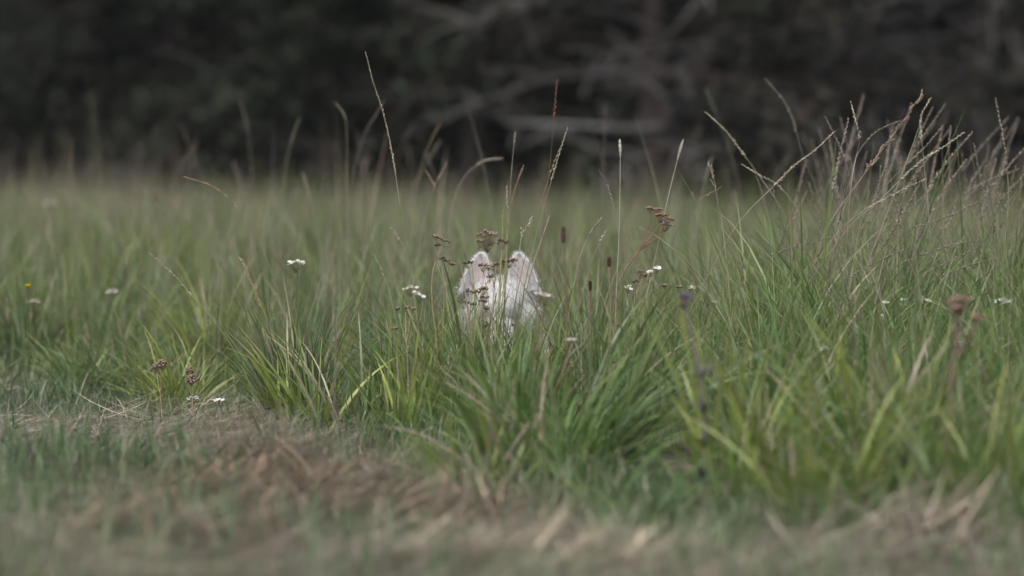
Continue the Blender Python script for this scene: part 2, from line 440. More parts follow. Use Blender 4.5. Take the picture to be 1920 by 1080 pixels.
def hay_clump(px, py, d, rx, ry, h, n, tint, label):
    g = P(px, py, d); g[2] = gz(g[0], g[1])
    mb = MB()
    r = np.sqrt(rng.random(n)); t = rng.uniform(0, 2 * np.pi, n)
    x, y = rx * r * np.cos(t), ry * r * np.sin(t)
    z = h * (1 - r ** 2) * rng.random(n) * (1 + 0.4 * pn(x + g[0], y, 9.0, 2.0)) + 0.004
    c = STRAWS[rng.integers(0, 4, n)] * np.asarray(tint) * rng.uniform(0.45, 1.3, (n, 1))
    straws(mb, x, y, z, rng.uniform(0.06, 0.2, n), rng.choice([0.002, 0.003, 0.005, 0.008], n), c, 0.22)
    o = mb.build('hay_clump', M_STRAW); o.location = tuple(g)
    return tag(o, label, 'hay clump', 'clumps of cut hay in the foreground')

hay_clump(500, 935, 7.2, 0.17, 0.14, 0.06, 1100, (0.66, 0.56, 0.48), 'rusty brown hay clump humped up at left of the foreground')
hay_clump(760, 1010, 6.75, 0.26, 0.13, 0.065, 1100, (0.66, 0.57, 0.53), 'dull grey brown hay ridge running right from the rusty clump')
hay_clump(330, 1050, 6.35, 0.22, 0.12, 0.055, 650, (0.70, 0.60, 0.55), 'dark brown hay clump low in the left front corner')
hay_clump(1020, 1080, 6.1, 0.26, 0.14, 0.055, 600, (1.05, 1.0, 0.95), 'pale bleached hay clump at the bottom middle of the foreground')
hay_clump(1760, 1040, 6.4, 0.14, 0.12, 0.08, 380, (0.95, 0.9, 0.92), 'pale grey hay clump below the yellow green blades at right')

# ------------------------------------------------------------------ tussocks of broad blades
def tussock(px, py, d, n, H, wid, spread, bend, pal, label, lean=0.0, leanamt=0.0, dry=0.05, rad=0.07):
    g = P(px, py, d); g[2] = gz(g[0], g[1]) - 0.01
    mb = MB()
    r = rad * np.sqrt(rng.random(n)); t = rng.uniform(0, 2 * np.pi, n)
    base = np.stack([r * np.cos(t), r * np.sin(t), np.zeros(n)], -1)
    az = np.where(rng.random(n) < leanamt, lean + rng.normal(0, 0.5, n), t + rng.normal(0, 0.7, n))
    a0 = np.abs(rng.normal(spread * 0.5, spread * 0.35, n)); a1 = a0 + np.abs(rng.normal(bend, bend * 0.5, n))
    c = (rng.dirichlet(np.full(len(pal), 0.6), n) @ np.asarray(pal)) * rng.uniform(0.7, 1.3, (n, 1))
    dr = rng.random(n) < dry; c[dr] = STRAWS[rng.integers(0, 4, dr.sum())] * 0.8
    L = H * rng.uniform(0.5, 1.15, n)
    blades(mb, base, L, wid * rng.uniform(0.45, 1.2, n), az, a0, a1, c, np.where(rng.random((n, 1)) < 0.25, np.array([0.25, 0.195, 0.11]), c * np.array([1.3, 1.1, 0.9])), K=8)
    o = mb.build('grass_tussock', M_GRASS); o.location = tuple(g)
    return tag(o, label, 'grass tussock', 'tussocks of broad grass in the meadow')

DK = [[0.055, 0.098, 0.038], [0.078, 0.120, 0.050], [0.10, 0.14, 0.052]]
YG = [[0.160, 0.220, 0.044], [0.225, 0.255, 0.050], [0.112, 0.180, 0.046], [0.185, 0.240, 0.056]]
MG = [[0.086, 0.156, 0.040], [0.120, 0.182, 0.044], [0.072, 0.136, 0.046]]
RIGHT, LEFT, FRONT = 0.0, math.pi, -math.pi / 2
tussock(560, 700, 9.3, 260, 0.37, 0.0040, 0.45, 0.7, [[0.040, 0.075, 0.030], [0.055, 0.090, 0.036], [0.085, 0.12, 0.045]], 'dark green fine bladed tussock under the small white yarrow, left of the dog')
tussock(575, 795, 9.0, 60, 0.3, 0.01, 0.7, 0.5, YG, 'bright yellow green tussock with broad blades fanning left at the edge of the hay', LEFT, 0.55)
tussock(330, 745, 9.7, 150, 0.27, 0.006, 0.7, 0.7, YG, 'yellow green tussock leaning left behind the rust coloured seed clusters', LEFT, 0.5)
tussock(150, 740, 10.3, 130, 0.22, 0.005, 0.7, 0.9, MG, 'mid green tussock at the left edge beyond the mown strip', LEFT, 0.3)
tussock(700, 790, 9.2, 120, 0.20, 0.004, 0.9, 1.1, MG, 'low drooping tussock of matted blades in the trodden hollow', RIGHT, 0.3, 0.25)
tussock(770, 800, 8.7, 40, 0.34, 0.009, 0.5, 0.35, YG, 'upright yellow green tussock below the pinkish white yarrow', RIGHT, 0.3)
tussock(960, 840, 8.2, 120, 0.33, 0.008, 0.5, 0.5, MG, 'green tussock right below the dog with upright blades')
tussock(1010, 905, 7.6, 110, 0.36, 0.011, 0.9, 0.7, MG, 'large blurred tussock in the middle foreground fanning out to the left', LEFT, 0.55, 0.12, 0.09)
tussock(900, 935, 7.4, 60, 0.23, 0.011, 1.0, 0.4, YG, 'yellowish blurred tussock leaning left over the hay in the middle foreground', LEFT, 0.7, 0.15)
tussock(1085, 900, 7.75, 210, 0.44, 0.0075, 1.15, 0.95, MG, 'dark arching tussock drooping right in the middle foreground', RIGHT, 0.8)
tussock(1190, 985, 6.9, 55, 0.30, 0.008, 1.2, 1.5, MG, 'small arching tussock with curled blades beside the dark hollow', RIGHT, 0.4)
tussock(1370, 935, 7.36, 55, 0.42, 0.012, 0.4, 0.5, YG, 'tall yellow green blades rising beside the purple flower stem')
tussock(1520, 985, 6.85, 60, 0.38, 0.012, 0.7, 0.7, YG, 'broad yellow green tussock in the right foreground, second from the purple stem')
tussock(1690, 930, 7.4, 70, 0.42, 0.012, 0.7, 0.7, YG, 'broad yellow green tussock in front of the thick rust topped stem', RIGHT, 0.4)
tussock(1870, 985, 6.85, 75, 0.36, 0.012, 0.8, 0.8, YG, 'yellow green tussock at the right edge of the foreground', RIGHT, 0.4, 0.12)
tussock(880, 770, 9.0, 75, 0.31, 0.0055, 0.35, 0.5, MG, 'small green tussock directly below the left ear of the dog')
tussock(985, 770, 9.05, 85, 0.32, 0.0055, 0.35, 0.5, YG, 'small yellow green tussock directly below the right ear of the dog')
tussock(835, 780, 9.05, 95, 0.31, 0.0055, 0.4, 0.5, MG, 'green tussock at the lower left of the dog under the dried stems')
tussock(925, 790, 8.95, 105, 0.32, 0.0055, 0.35, 0.45, MG, 'green tussock in the middle directly before the dog brow')
tussock(1012, 780, 9.15, 95, 0.32, 0.0055, 0.35, 0.5, MG, 'green tussock at the lower right of the dog by the faded flat yarrow')
tussock(1050, 790, 8.9, 90, 0.27, 0.005, 0.5, 0.6, MG, 'green tussock under the tallest plantain spike')
tussock(1600, 780, 8.4, 150, 0.30, 0.006, 0.4, 0.6, MG, 'mid green tussock behind the blurred right foreground blades')
tussock(1480, 700, 9.3, 160, 0.36, 0.005, 0.4, 0.6, MG, 'tall green tussock below the crossing seed stalks')
tussock(1700, 680, 9.4, 200, 0.36, 0.005, 0.45, 0.8, MG, 'green tussock behind the little white yarrows on the right')

tussock(1440, 900, 7.75, 90, 0.36, 0.009, 0.6, 0.8, MG, 'green arching tussock behind the tall yellow green blades', RIGHT, 0.3)
tussock(1590, 890, 7.9, 90, 0.38, 0.009, 0.6, 0.7, YG, 'yellow green tussock midway between purple flower and rust topped stem')
tussock(1780, 960, 7.1, 70, 0.30, 0.009, 1.0, 0.9, MG, 'low green tussock flopping left beneath the rust topped stem', LEFT, 0.5, 0.15)
tussock(1620, 1010, 6.65, 50, 0.22, 0.008, 1.0, 0.9, MG, 'low green tussock at the front edge of the tall right foreground grass', LEFT, 0.3, 0.2)
tussock(1130, 850, 8.4, 120, 0.42, 0.007, 0.9, 0.9, DK, 'dark green tussock arching right behind the drooping dark one', RIGHT, 0.6)
tussock(615, 640, 9.6, 6, 0.46, 0.010, 0.2, 0.35, [[0.21, 0.235, 0.05]], 'few bright yellow blades rising right behind the dark tussock', RIGHT, 0.9, 0.0, 0.02)
tussock(640, 790, 9.0, 30, 0.36, 0.007, 0.9, 0.5, MG, 'thin green tussock with long blades thrown left over the trodden hollow', LEFT, 0.6, 0.2)
tussock(230, 700, 10.4, 90, 0.26, 0.007, 0.9, 0.8, DK, 'dark green tussock flopped left at the edge of the mown strip', LEFT, 0.6, 0.15)
tussock(40, 680, 11.2, 150, 0.32, 0.006, 0.6, 0.8, DK, 'dark green tussock in the left corner of the standing grass')
tussock(400, 640, 10.8, 110, 0.36, 0.007, 0.6, 0.6, YG, 'blurred yellow green tussock behind the long pale leaning stalk')
tussock(180, 560, 13.0, 160, 0.42, 0.008, 0.6, 0.6, YG, 'far yellow green tussock right of the yellow flower')
tussock(330, 520, 14.0, 160, 0.42, 0.008, 0.6, 0.6, YG, 'far yellow green tussock in the left middle meadow')
tussock(1330, 640, 10.6, 150, 0.44, 0.006, 0.4, 0.5, MG, 'tall green tussock right of the tan seed cluster')
DRY = [[0.24, 0.205, 0.16], [0.19, 0.165, 0.13], [0.20, 0.19, 0.12], [0.13, 0.15, 0.07]]
tussock(1590, 690, 9.9, 170, 0.50, 0.0028, 0.35, 0.35, DRY, 'tall dry greyish tussock under the zigzag stalk', RIGHT, 0.4, 0.2, 0.12)
tussock(1700, 690, 9.8, 150, 0.46, 0.0028, 0.4, 0.4, DRY, 'tall dry tussock under the long braided stalk', RIGHT, 0.5, 0.2, 0.12)
tussock(1830, 680, 10.2, 150, 0.46, 0.0028, 0.4, 0.4, DRY, 'tall dry tussock under the blurred stalks near the right edge', RIGHT, 0.5, 0.2, 0.12)
tussock(1450, 690, 10.0, 130, 0.44, 0.0026, 0.4, 0.4, DRY, 'tall dry tussock under the stalk that bows left', LEFT, 0.3, 0.2, 0.12)
tussock(1290, 690, 10.4, 120, 0.42, 0.0026, 0.35, 0.35, DRY, 'dry fine tussock behind the tan seed cluster', RIGHT, 0.3, 0.2, 0.12)
tussock(1110, 680, 10.6, 110, 0.40, 0.0026, 0.3, 0.3, DRY, 'dry fine tussock behind the plantain spikes', RIGHT, 0.3, 0.2, 0.12)

# ------------------------------------------------------------------ grass stalks with seed heads
def resample(pts, n):
    pts = np.asarray(pts, float)
    # Catmull-Rom through the points, then even spacing
    q = np.vstack([2 * pts[0] - pts[1], pts, 2 * pts[-1] - pts[-2]])
    out = []
    for i in range(1, len(q) - 2):
        for t in np.linspace(0, 1, 12, endpoint=False):
            a, b, c, d = q[i - 1], q[i], q[i + 1], q[i + 2]
            out.append(0.5 * (2 * b + (c - a) * t + (2 * a - 5 * b + 4 * c - d) * t * t + (3 * b - a - 3 * c + d) * t ** 3))
    out.append(pts[-1]); out = np.array(out)
    s = np.concatenate([[0], np.cumsum(np.linalg.norm(np.diff(out, axis=0), axis=1))])
    u = np.linspace(0, s[-1], n)
    return np.stack([np.interp(u, s, out[:, k]) for k in range(3)], 1), s[-1]

C_PALE, C_TAN, C_GREY, C_RED, C_GREEN, C_BROWN = (0.28, 0.25, 0.19), (0.25, 0.19, 0.12), (0.17, 0.15, 0.12), (0.16, 0.085, 0.065), (0.13, 0.17, 0.06), (0.12, 0.08, 0.05)

def stalk(path, d, head, kind, label, c=C_PALE, sc=C_GREEN, r=0.0011, group='seeding grass stalks above the meadow', hw=1.0):
    """path: photo pixels from the tip down; head: length of the seed head in metres"""
    wob = rng.normal(0, 0.012, len(path)).cumsum()
    pts = [P(px, py, d + w) for (px, py), w in zip(path, wob)]
    last, prev = pts[-1], pts[-2]
    g = last.copy()
    sl = np.clip((last[0] - prev[0]) / max(prev[2] - last[2], 0.02), -0.9, 0.9)
    drop = max(last[2], 0.05)
    g[0] += sl * drop * 0.5; g[2] = gz(g[0], g[1]) - 0.01
    if last[2] > 0.10:
        mid = 0.5 * (last + g); mid[0] += sl * drop * 0.12
        pts.append(mid)
    pts.append(g)
    curve, Ltot = resample(pts, 70)
    curve = curve[::-1] - g               # base first
    t = root = thing('grass_stalk', g, label, 'grass stalk', group)
    ms = MB()
    n = len(curve); f = np.linspace(0, 1, n)
    hf = 1 - head / Ltot
    cc = np.asarray(sc)[None, :] * (1 - f[:, None]) + np.asarray(c)[None, :] * f[:, None]
    tube(ms, curve, r * (1.25 - 0.75 * f), 5, cc)
    ms.build('stem', M_STEM, root)
    mh = MB(); cbase = np.asarray(c)
    def at(u):
        k = u * (n - 1); i = min(int(k), n - 2); return curve[i] + (curve[i + 1] - curve[i]) * (k - i), curve[i + 1] - curve[i]
    m = max(6, int(head / (0.0055 if kind == 'spike' else 0.003)))
    for k in range(m):
        u = hf + (1 - hf) * k / (m - 1) * 0.995
        p, tg = at(u); tg = tg / np.linalg.norm(tg)
        s = np.cross(tg, [0.2, 1.0, 0.1]); s /= np.linalg.norm(s)
        w = np.cross(tg, s)
        v = cbase * rng.uniform(0.65, 1.35) * (1 + 0.06 * rng.standard_normal(3))
        e = 1 - 0.5 * (k / m)
        if kind == 'spike':
            a = (k % 2) * math.pi + rng.normal(0, 0.5)
            dr = tg + 0.20 * (math.cos(a) * s + math.sin(a) * w)
            for _ in range(2):
                lozenge(mh, p, dr + 0.10 * rng.standard_normal(3), 0.0115 * hw * e * rng.uniform(0.8, 1.2), 0.0015 * hw, v)
        elif kind == 'timothy':
            e = math.sin(math.pi * min(0.97, 0.08 + 0.9 * k / m)) ** 0.5
            for q in range(5):
                a = q * 1.257 + k * 2.1
                dr = 0.7 * tg + 0.8 * (math.cos(a) * s + math.sin(a) * w)
                lozenge(mh, p, dr, 0.0048 * e * hw, 0.0012 * hw, v)
        else:                                            # panicle: short side branches, fuller below
            if k % 3 == 0:
                a = k * 2.4 + rng.normal(0, 0.4)
                dr = tg + 0.3 * (math.cos(a) * s + math.sin(a) * w)
                for q in range(4):
                    b = p + dr * 0.006 * q * e * hw
                    lozenge(mh, b, dr + 0.2 * rng.standard_normal(3), 0.010 * hw, 0.0016 * hw, v)
    mh.build('seed_head', M_SEED, root)
    return root

S = 'spike'; T = 'timothy'; F = 'panicle'
stalk([(944, 395), (942, 450), (938, 520), (934, 610)], 9.0, 0.02, T, 'thick yellow green stem rising in the gap between the ears', (0.20, 0.22, 0.09), (0.16, 0.22, 0.07), 0.0032)
stalk([(951, 420), (950, 480), (947, 550), (944, 620)], 8.95, 0.02, T, 'second yellow green stem, just right of the thick one between the ears', (0.22, 0.22, 0.11), (0.16, 0.22, 0.07), 0.0026)
stalk([(1000, 470), (985, 530), (978, 580), (965, 630)], 8.95, 0.02, T, 'yellow green stem leaning over the lower right ear', (0.20, 0.21, 0.10), (0.14, 0.19, 0.07), 0.0022)
stalk([(686, 100), (700, 155), (718, 210), (735, 285), (748, 370), (762, 455), (772, 520), (780, 590), (786, 650)], 9.10, 0.30, S, 'tallest pale grass stalk leaning left, reaching up into the dark trees', C_PALE, C_GREEN, 0.0013)
stalk([(1063, 243), (1045, 300), (1025, 370), (1003, 450), (985, 530)], 9.15, 0.13, S, 'tall pale stalk leaning right just right of the dog ears', C_PALE)
stalk([(1048, 282), (1030, 330), (1005, 410), (985, 480)], 9.1, 0.06, S, 'thin stalk with short dark head left of the tall leaning pair', C_GREY)
stalk([(966, 248), (961, 300), (957, 350), (952, 440), (950, 520)], 9.7, 0.03, T, 'straight thin stalk with a tiny pale knob above the ears', C_PALE, C_BROWN)
stalk([(982, 310), (967, 350), (956, 400), (950, 460)], 9.2, 0.035, T, 'stalk with small narrow head between the tips above the right ear', C_TAN, C_TAN)
stalk([(950, 352), (951, 400), (949, 470), (946, 540)], 9.15, 0.06, S, 'short pale upright stalk directly above the gap between the ears', C_PALE)
stalk([(1030, 406), (1005, 480), (988, 540), (970, 610)], 9.0, 0.012, T, 'stiff tan straw with a cut tip crossing the right ear', C_PALE, C_TAN, 0.0018)
stalk([(992, 417), (983, 435), (976, 455), (972, 500)], 9.2, 0.05, F, 'feathery pale seed head right above the right ear', C_PALE)
stalk([(1044, 155), (1038, 230), (1032, 300), (1024, 370)], 8.6, 0.08, S, 'dark red thin stalk standing straight against the trees', C_RED, C_RED)
stalk([(1162, 262), (1163, 300), (1161, 430), (1156, 540)], 9.15, 0.045, T, 'straight stalk with a small white cylindrical head', (0.42, 0.40, 0.34), C_TAN, hw=1.15)
stalk([(1281, 262), (1270, 300), (1247, 395), (1225, 500), (1210, 570)], 9.2, 0.05, T, 'right leaning stalk with a white cylindrical head above the brown seed cluster', (0.40, 0.37, 0.32), C_TAN, hw=1.15)
stalk([(1123, 320), (1138, 345), (1150, 385), (1160, 440), (1165, 510)], 9.3, 0.10, S, 'stalk nodding left beside the white headed straight stalk', C_GREY)
stalk([(1332, 316), (1338, 335), (1346, 380), (1354, 420), (1364, 510)], 9.15, 0.05, F, 'crooked pale stalk with a bent tip', C_PALE, C_TAN, 0.0014)
stalk([(1325, 212), (1360, 245), (1395, 290), (1420, 325), (1455, 375), (1490, 440)], 9.75, 0.16, S, 'pale stalk bowing left at the left of the crossing stalks', C_PALE, C_GREY, 0.0014, hw=1.2)
stalk([(1437, 150), (1470, 190), (1490, 235), (1505, 290), (1530, 350), (1550, 420)], 10.5, 0.17, S, 'blurred grey stalk curving up behind the crossing stalks', C_GREY, C_GREY, 0.0013, hw=1.2)
stalk([(1394, 310), (1430, 332), (1460, 348), (1500, 400), (1520, 470)], 9.5, 0.12, S, 'short stalk bent left where two stalks cross', C_PALE, C_GREY, hw=1.2)
stalk([(1563, 248), (1530, 280), (1490, 310), (1455, 345), (1400, 400), (1362, 455)], 9.4, 0.20, S, 'long stalk leaning far right across the bowed ones', C_PALE, C_GREY, 0.0014, hw=1.2)
stalk([(1596, 195), (1604, 225), (1612, 260), (1606, 290), (1597, 340), (1590, 420)], 9.35, 0.10, S, 'sharp pale zigzag stalk in the middle of the right group', C_PALE, C_GREY, 0.0014, hw=1.3)
stalk([(1548, 220), (1570, 265), (1588, 310), (1600, 370), (1605, 440)], 9.8, 0.12, S, 'thin stalk leaning left in front of the tall bundled stalk', C_GREY, C_GREY)
stalk([(1727, 178), (1700, 220), (1670, 260), (1640, 300), (1600, 355), (1555, 420), (1530, 480)], 9.4, 0.24, F, 'thick reddish brown seed head leaning right, highest of the right group', (0.24, 0.18, 0.14), C_GREY, 0.0016, hw=1.1)
stalk([(1743, 187), (1727, 220), (1728, 260), (1735, 330), (1741, 400), (1745, 470)], 9.6, 0.11, S, 'pale stalk with a tip bent right beside the highest reddish head', C_PALE, C_GREY, 0.0014, hw=1.3)
stalk([(1765, 240), (1735, 275), (1700, 308), (1660, 350), (1620, 405), (1595, 470)], 9.6, 0.15, S, 'stalk leaning right under the bent tip stalk', C_GREY, C_GREY, 0.0014, hw=1.2)
stalk([(1805, 250), (1770, 275), (1730, 300), (1690, 335), (1640, 385), (1585, 435)], 9.4, 0.20, S, 'long braided stalk leaning far right toward the edge', C_PALE, C_GREY, 0.0014, hw=1.3)
stalk([(1783, 240), (1779, 275), (1782, 340), (1780, 410), (1775, 470)], 10.1, 0.15, S, 'blurred upright stalk right of the braided one', C_GREY, C_GREY, 0.0016, hw=1.3)
stalk([(1884, 248), (1865, 285), (1850, 325), (1835, 390), (1825, 450)], 10.3, 0.14, F, 'blurred stalk leaning right near the right edge', C_GREY, C_GREY, 0.0016)
stalk([(1848, 300), (1822, 340), (1808, 390), (1795, 450)], 10.4, 0.12, S, 'short blurred stalk curved right near the right edge', C_GREY, C_GREY, 0.0016, hw=1.3)
stalk([(1908, 318), (1860, 335), (1815, 360), (1770, 400), (1740, 450)], 10.2, 0.16, S, 'blurred stalk lying low toward the right edge', C_GREY, C_GREY, 0.0016, hw=1.3)
stalk([(1735, 336), (1700, 352), (1655, 375), (1605, 405), (1560, 450)], 9.25, 0.17, S, 'low slanting stalk under the crossing heads', C_PALE, C_GREY, hw=1.1)
stalk([(1897, 360), (1835, 378), (1780, 405), (1700, 430), (1600, 455), (1540, 500)], 9.3, 0.26, S, 'very long dark stalk arching low to the right edge', C_GREY, C_GREY, hw=1.1)
stalk([(1727, 228), (1690, 330), (1652, 430), (1622, 510)], 9.2, 0.01, T, 'thin straight straw slanting behind the reddish head', C_PALE, C_TAN)
stalk([(1690, 226), (1655, 240), (1625, 264), (1602, 305), (1590, 380)], 9.5, 0.10, S, 'thin stalk arched right behind the zigzag stalk', C_GREY, C_GREY)
stalk([(1350, 352), (1312, 375), (1285, 405), (1262, 450), (1240, 510)], 9.2, 0.07, S, 'small stalk leaning right between white head and crooked stalk', C_GREY, C_GREY)
stalk([(1125, 412), (1105, 440), (1088, 480), (1075, 540)], 9.15, 0.05, S, 'small green stalk leaning right of the dark plantain head', C_PALE)
stalk([(1134, 436), (1115, 475), (1100, 520)], 9.15, 0.03, S, 'short green stalk right behind the one by the dark plantain head', C_PALE)
stalk([(279, 474), (320, 510), (360, 555), (400, 600), (440, 660)], 9.1, 0.15, S, 'pale stalk leaning left out of the grass at far left', C_PALE, C_GREEN, 0.0012)
stalk([(347, 332), (400, 350), (440, 385), (475, 430), (505, 500)], 9.5, 0.16, S, 'faint stalk arching left over the blurred far meadow', C_TAN, C_GREEN, 0.0011)
stalk([(733, 428), (748, 450), (764, 480), (775, 540)], 9.5, 0.05, T, 'short pale head leaning left against the tallest stalk', C_PALE, C_GREEN, hw=1.3)
stalk([(703, 481), (725, 530), (740, 590), (752, 650)], 9.1, 0.05, S, 'fine stalk leaning left beside the tallest stalk base', C_PALE)
stalk([(455, 492), (478, 545), (503, 605), (520, 660)], 9.3, 0.13, F, 'brownish seed head leaning left over the dark tussock', C_TAN, C_GREEN, 0.0014)
stalk([(628, 192), (645, 215), (650, 245), (651, 330), (652, 420)], 11.2, 0.07, T, 'blurred pale stalk with a hooked head left of the tallest stalk', C_PALE, C_GREY, 0.0013, hw=1.0)
stalk([(722, 188), (705, 215), (685, 250), (665, 310), (655, 400)], 11.6, 0.10, T, 'blurred stalk arching right across the tallest stalk', C_GREY, C_GREY, 0.0012, hw=0.75)
stalk([(825, 232), (805, 270), (788, 320), (775, 400)], 11.6, 0.08, T, 'blurred tan stalk leaning right between tallest stalk and ears', C_TAN, C_GREY, 0.0012, hw=0.75)
stalk([(942, 297), (905, 303), (872, 330), (850, 380), (840, 450)], 10.8, 0.08, T, 'blurred stalk bowed flat to the right above the ears', C_PALE, C_GREY, 0.0014, hw=1.2)
stalk([(836, 308), (815, 350), (798, 400), (785, 470)], 10.6, 0.05, S, 'slightly blurred stalk leaning right in the meadow left of the ears', C_PALE, C_GREY)
stalk([(800, 322), (825, 365), (850, 410), (870, 460)], 10.2, 0.05, S, 'thin stalk leaning left that crosses the meadow left of the ears', C_TAN, C_TAN)
stalk([(450, 190), (462, 230), (470, 290), (474, 380)], 12.5, 0.12, T, 'blurred stalk leaning left before the dark trees at left', C_GREY, C_GREY, 0.0013, hw=0.75)
stalk([(562, 220), (548, 260), (536, 310), (528, 400)], 12.2, 0.10, T, 'blurred stalk leaning right before the dark trees at left', C_PALE, C_GREY, 0.0013, hw=0.75)
stalk([(135, 262), (134, 320), (136, 400), (138, 480)], 13.0, 0.12, T, 'blurred straight stalk alone at the far left', C_TAN, C_GREY, 0.0014, hw=0.8)
stalk([(1135, 195), (1133, 260), (1130, 340), (1128, 420)], 11.8, 0.12, T, 'blurred straight stalk under the pale dead branch', C_GREY, C_GREY, 0.0012, hw=0.75)
# low slanting dark heads in the right middle distance
for path, d, lab in (
    ([(1842, 451), (1790, 458), (1735, 476), (1680, 498), (1640, 530)], 9.3, 'dark seed head lying low, upper one over the little white yarrows'),
    ([(1700, 466), (1655, 485), (1600, 515), (1555, 545)], 9.2, 'dark seed head lying low left of the little white yarrows'),
    ([(1875, 484), (1810, 500), (1750, 525), (1690, 550), (1650, 590)], 9.1, 'dark seed head lying low just above the little white yarrows'),
    ([(1560, 446), (1510, 458), (1460, 474), (1420, 500)], 9.2, 'dark seed head slanting low under the long leaning stalk'),
    ([(1830, 465), (1770, 495), (1710, 530), (1660, 570)], 9.2, 'grey seed head slanting low across the other lying heads')):
    stalk(path, d, 0.16, S, lab, (0.17, 0.145, 0.125), C_GREEN, hw=1.2)

# blurred stalks of the far meadow: nothing tells these apart
protos = []
GB = 'blurred seeding stalks of the far meadow'
for k in range(5):
    d = 15.0; x0 = 600 + 60 * k
    y0 = 470 - 60 * (k % 3)
    lean = (-40, 30, 55, -15, 70)[k]
    path = [(x0 + lean, y0 - 120), (x0 + lean * 0.5, y0 - 60), (x0 + lean * 0.2, y0), (x0, y0 + 60)]
    protos.append(stalk(path, d, 0.08, T, 'out of focus pale stalk rising from the far meadow before the dark trees', C_PALE if k % 2 else C_GREY, C_GREY, 0.0015, GB, hw=1.1))
for k in range(120):
    p = protos[k % 5]
    d = random.uniform(11.5, 22.0)
    u = random.uniform(-0.125, 0.13) if k % 3 else random.uniform(0.03, 0.13)
    loc = (u * d, d, float(gz(u * d, d)) - 0.01)
    sc = random.uniform(0.5, 1.15)
    dup(p, loc, random.uniform(-0.7, 0.7) + (math.pi if random.random() < 0.5 else 0), sc)

# the thick clump of leaning stalks at right: nothing tells these apart either
clump = []
GC = 'dry stalks of the thick leaning clump at right'
for k in range(6):
    d = 9.8; x0 = 1600; y0 = 560
    dx, dy = ((60, 250), (120, 240), (30, 200), (150, 210), (-40, 220), (90, 170))[k]
    path = [(x0 + dx, y0 - dy), (x0 + dx * 0.62, y0 - dy * 0.72), (x0 + dx * 0.3, y0 - dy * 0.4), (x0, y0)]
    clump.append(stalk(path, d, 0.16, S, 'dry greyish stalk among the thick clump of leaning seed stalks at right', ((0.20, 0.175, 0.14), (0.15, 0.13, 0.105), (0.17, 0.14, 0.11))[k % 3], (0.15, 0.14, 0.09), 0.0012, GC, hw=1.15))
for k in range(105):
    p = clump[k % 6]
    d = random.uniform(9.4, 11.6); u = random.gauss(0.098, 0.024)
    if not 0.045 < u < 0.137: u = random.uniform(0.07, 0.135)
    dup(p, (u * d, d, float(gz(u * d, d)) - 0.01), random.gauss(0, 0.55), random.uniform(0.8, 1.3))

# ------------------------------------------------------------------ flowering and dried herbs
W_WHITE, W_PINK, W_BROWN, W_DBROWN, W_RUST = (0.72, 0.70, 0.70), (0.50, 0.42, 0.42), (0.165, 0.130, 0.092), (0.115, 0.095, 0.072), (0.19, 0.142, 0.112)

def corymb(root, cpt, wpx, d, fc, stem_top, pc, dens=1.0, tilt=0.0, thick=0.35, name='flower_head'):
    """flat topped cluster of small heads on thin stalks; cpt local centre, wpx its photo width"""
    W = wpx / FPX * d
    mb = MB()
    nH = max(7, int(dens * (1.0 if fc[0] > 0.4 else 1.9) * (W / 0.0075) ** 1.55))
    fr = 0.0031 if fc[0] > 0.4 else 0.0030
    for k in range(nH):
        r = math.sqrt((k + 0.5) / nH); a = k * 2.39996
        off = np.array([r * math.cos(a) * W * 0.5, r * math.sin(a) * W * 0.5, 0.0])
        off[2] = -W * thick * 0.35 * r * r + rng.normal(0, W * 0.05) + tilt * off[0]
        p = cpt + off + rng.normal(0, 0.0012, 3)
        v = np.asarray(fc) * rng.uniform(0.7, 1.2)
        if fc[0] > 0.4:                                     # fresh: five petals round a small disc
            blob(mb, p, 0.0016, (0.45, 0.40, 0.25), 0.8, 5)
            nrm = np.array([rng.normal(0, 0.35), rng.normal(-0.3, 0.35), 1.0]); nrm /= np.linalg.norm(nrm)
            s = np.cross(nrm, [1.0, 0.1, 0.0]); s /= np.linalg.norm(s); w = np.cross(nrm, s)
            for q in range(5):
                b = q * 1.2566 + k
                e = math.cos(b) * s + math.sin(b) * w; f = -math.sin(b) * s + math.cos(b) * w
                vv = np.array([p + e * 0.001, p + e * 0.0032 + f * 0.0021, p + e * 0.0052 - nrm * 0.0006, p + e * 0.0032 - f * 0.0021])
                mb.add(vv, [[0, 1, 2, 3]], None, v)
        else:
            blob(mb, p, fr * rng.uniform(0.8, 1.3), v, 0.95, 6)
        j = stem_top + (p - stem_top) * 0.35 + np.array([0, 0, -0.002])
        tube(mb, np.array([stem_top, j, p - np.array([0, 0, 0.002])]), [0.0008, 0.0006, 0.0004], 3, pc, cap=False)
    return mb.build(name, M_PETAL if fc[0] > 0.3 else M_SEED, root)

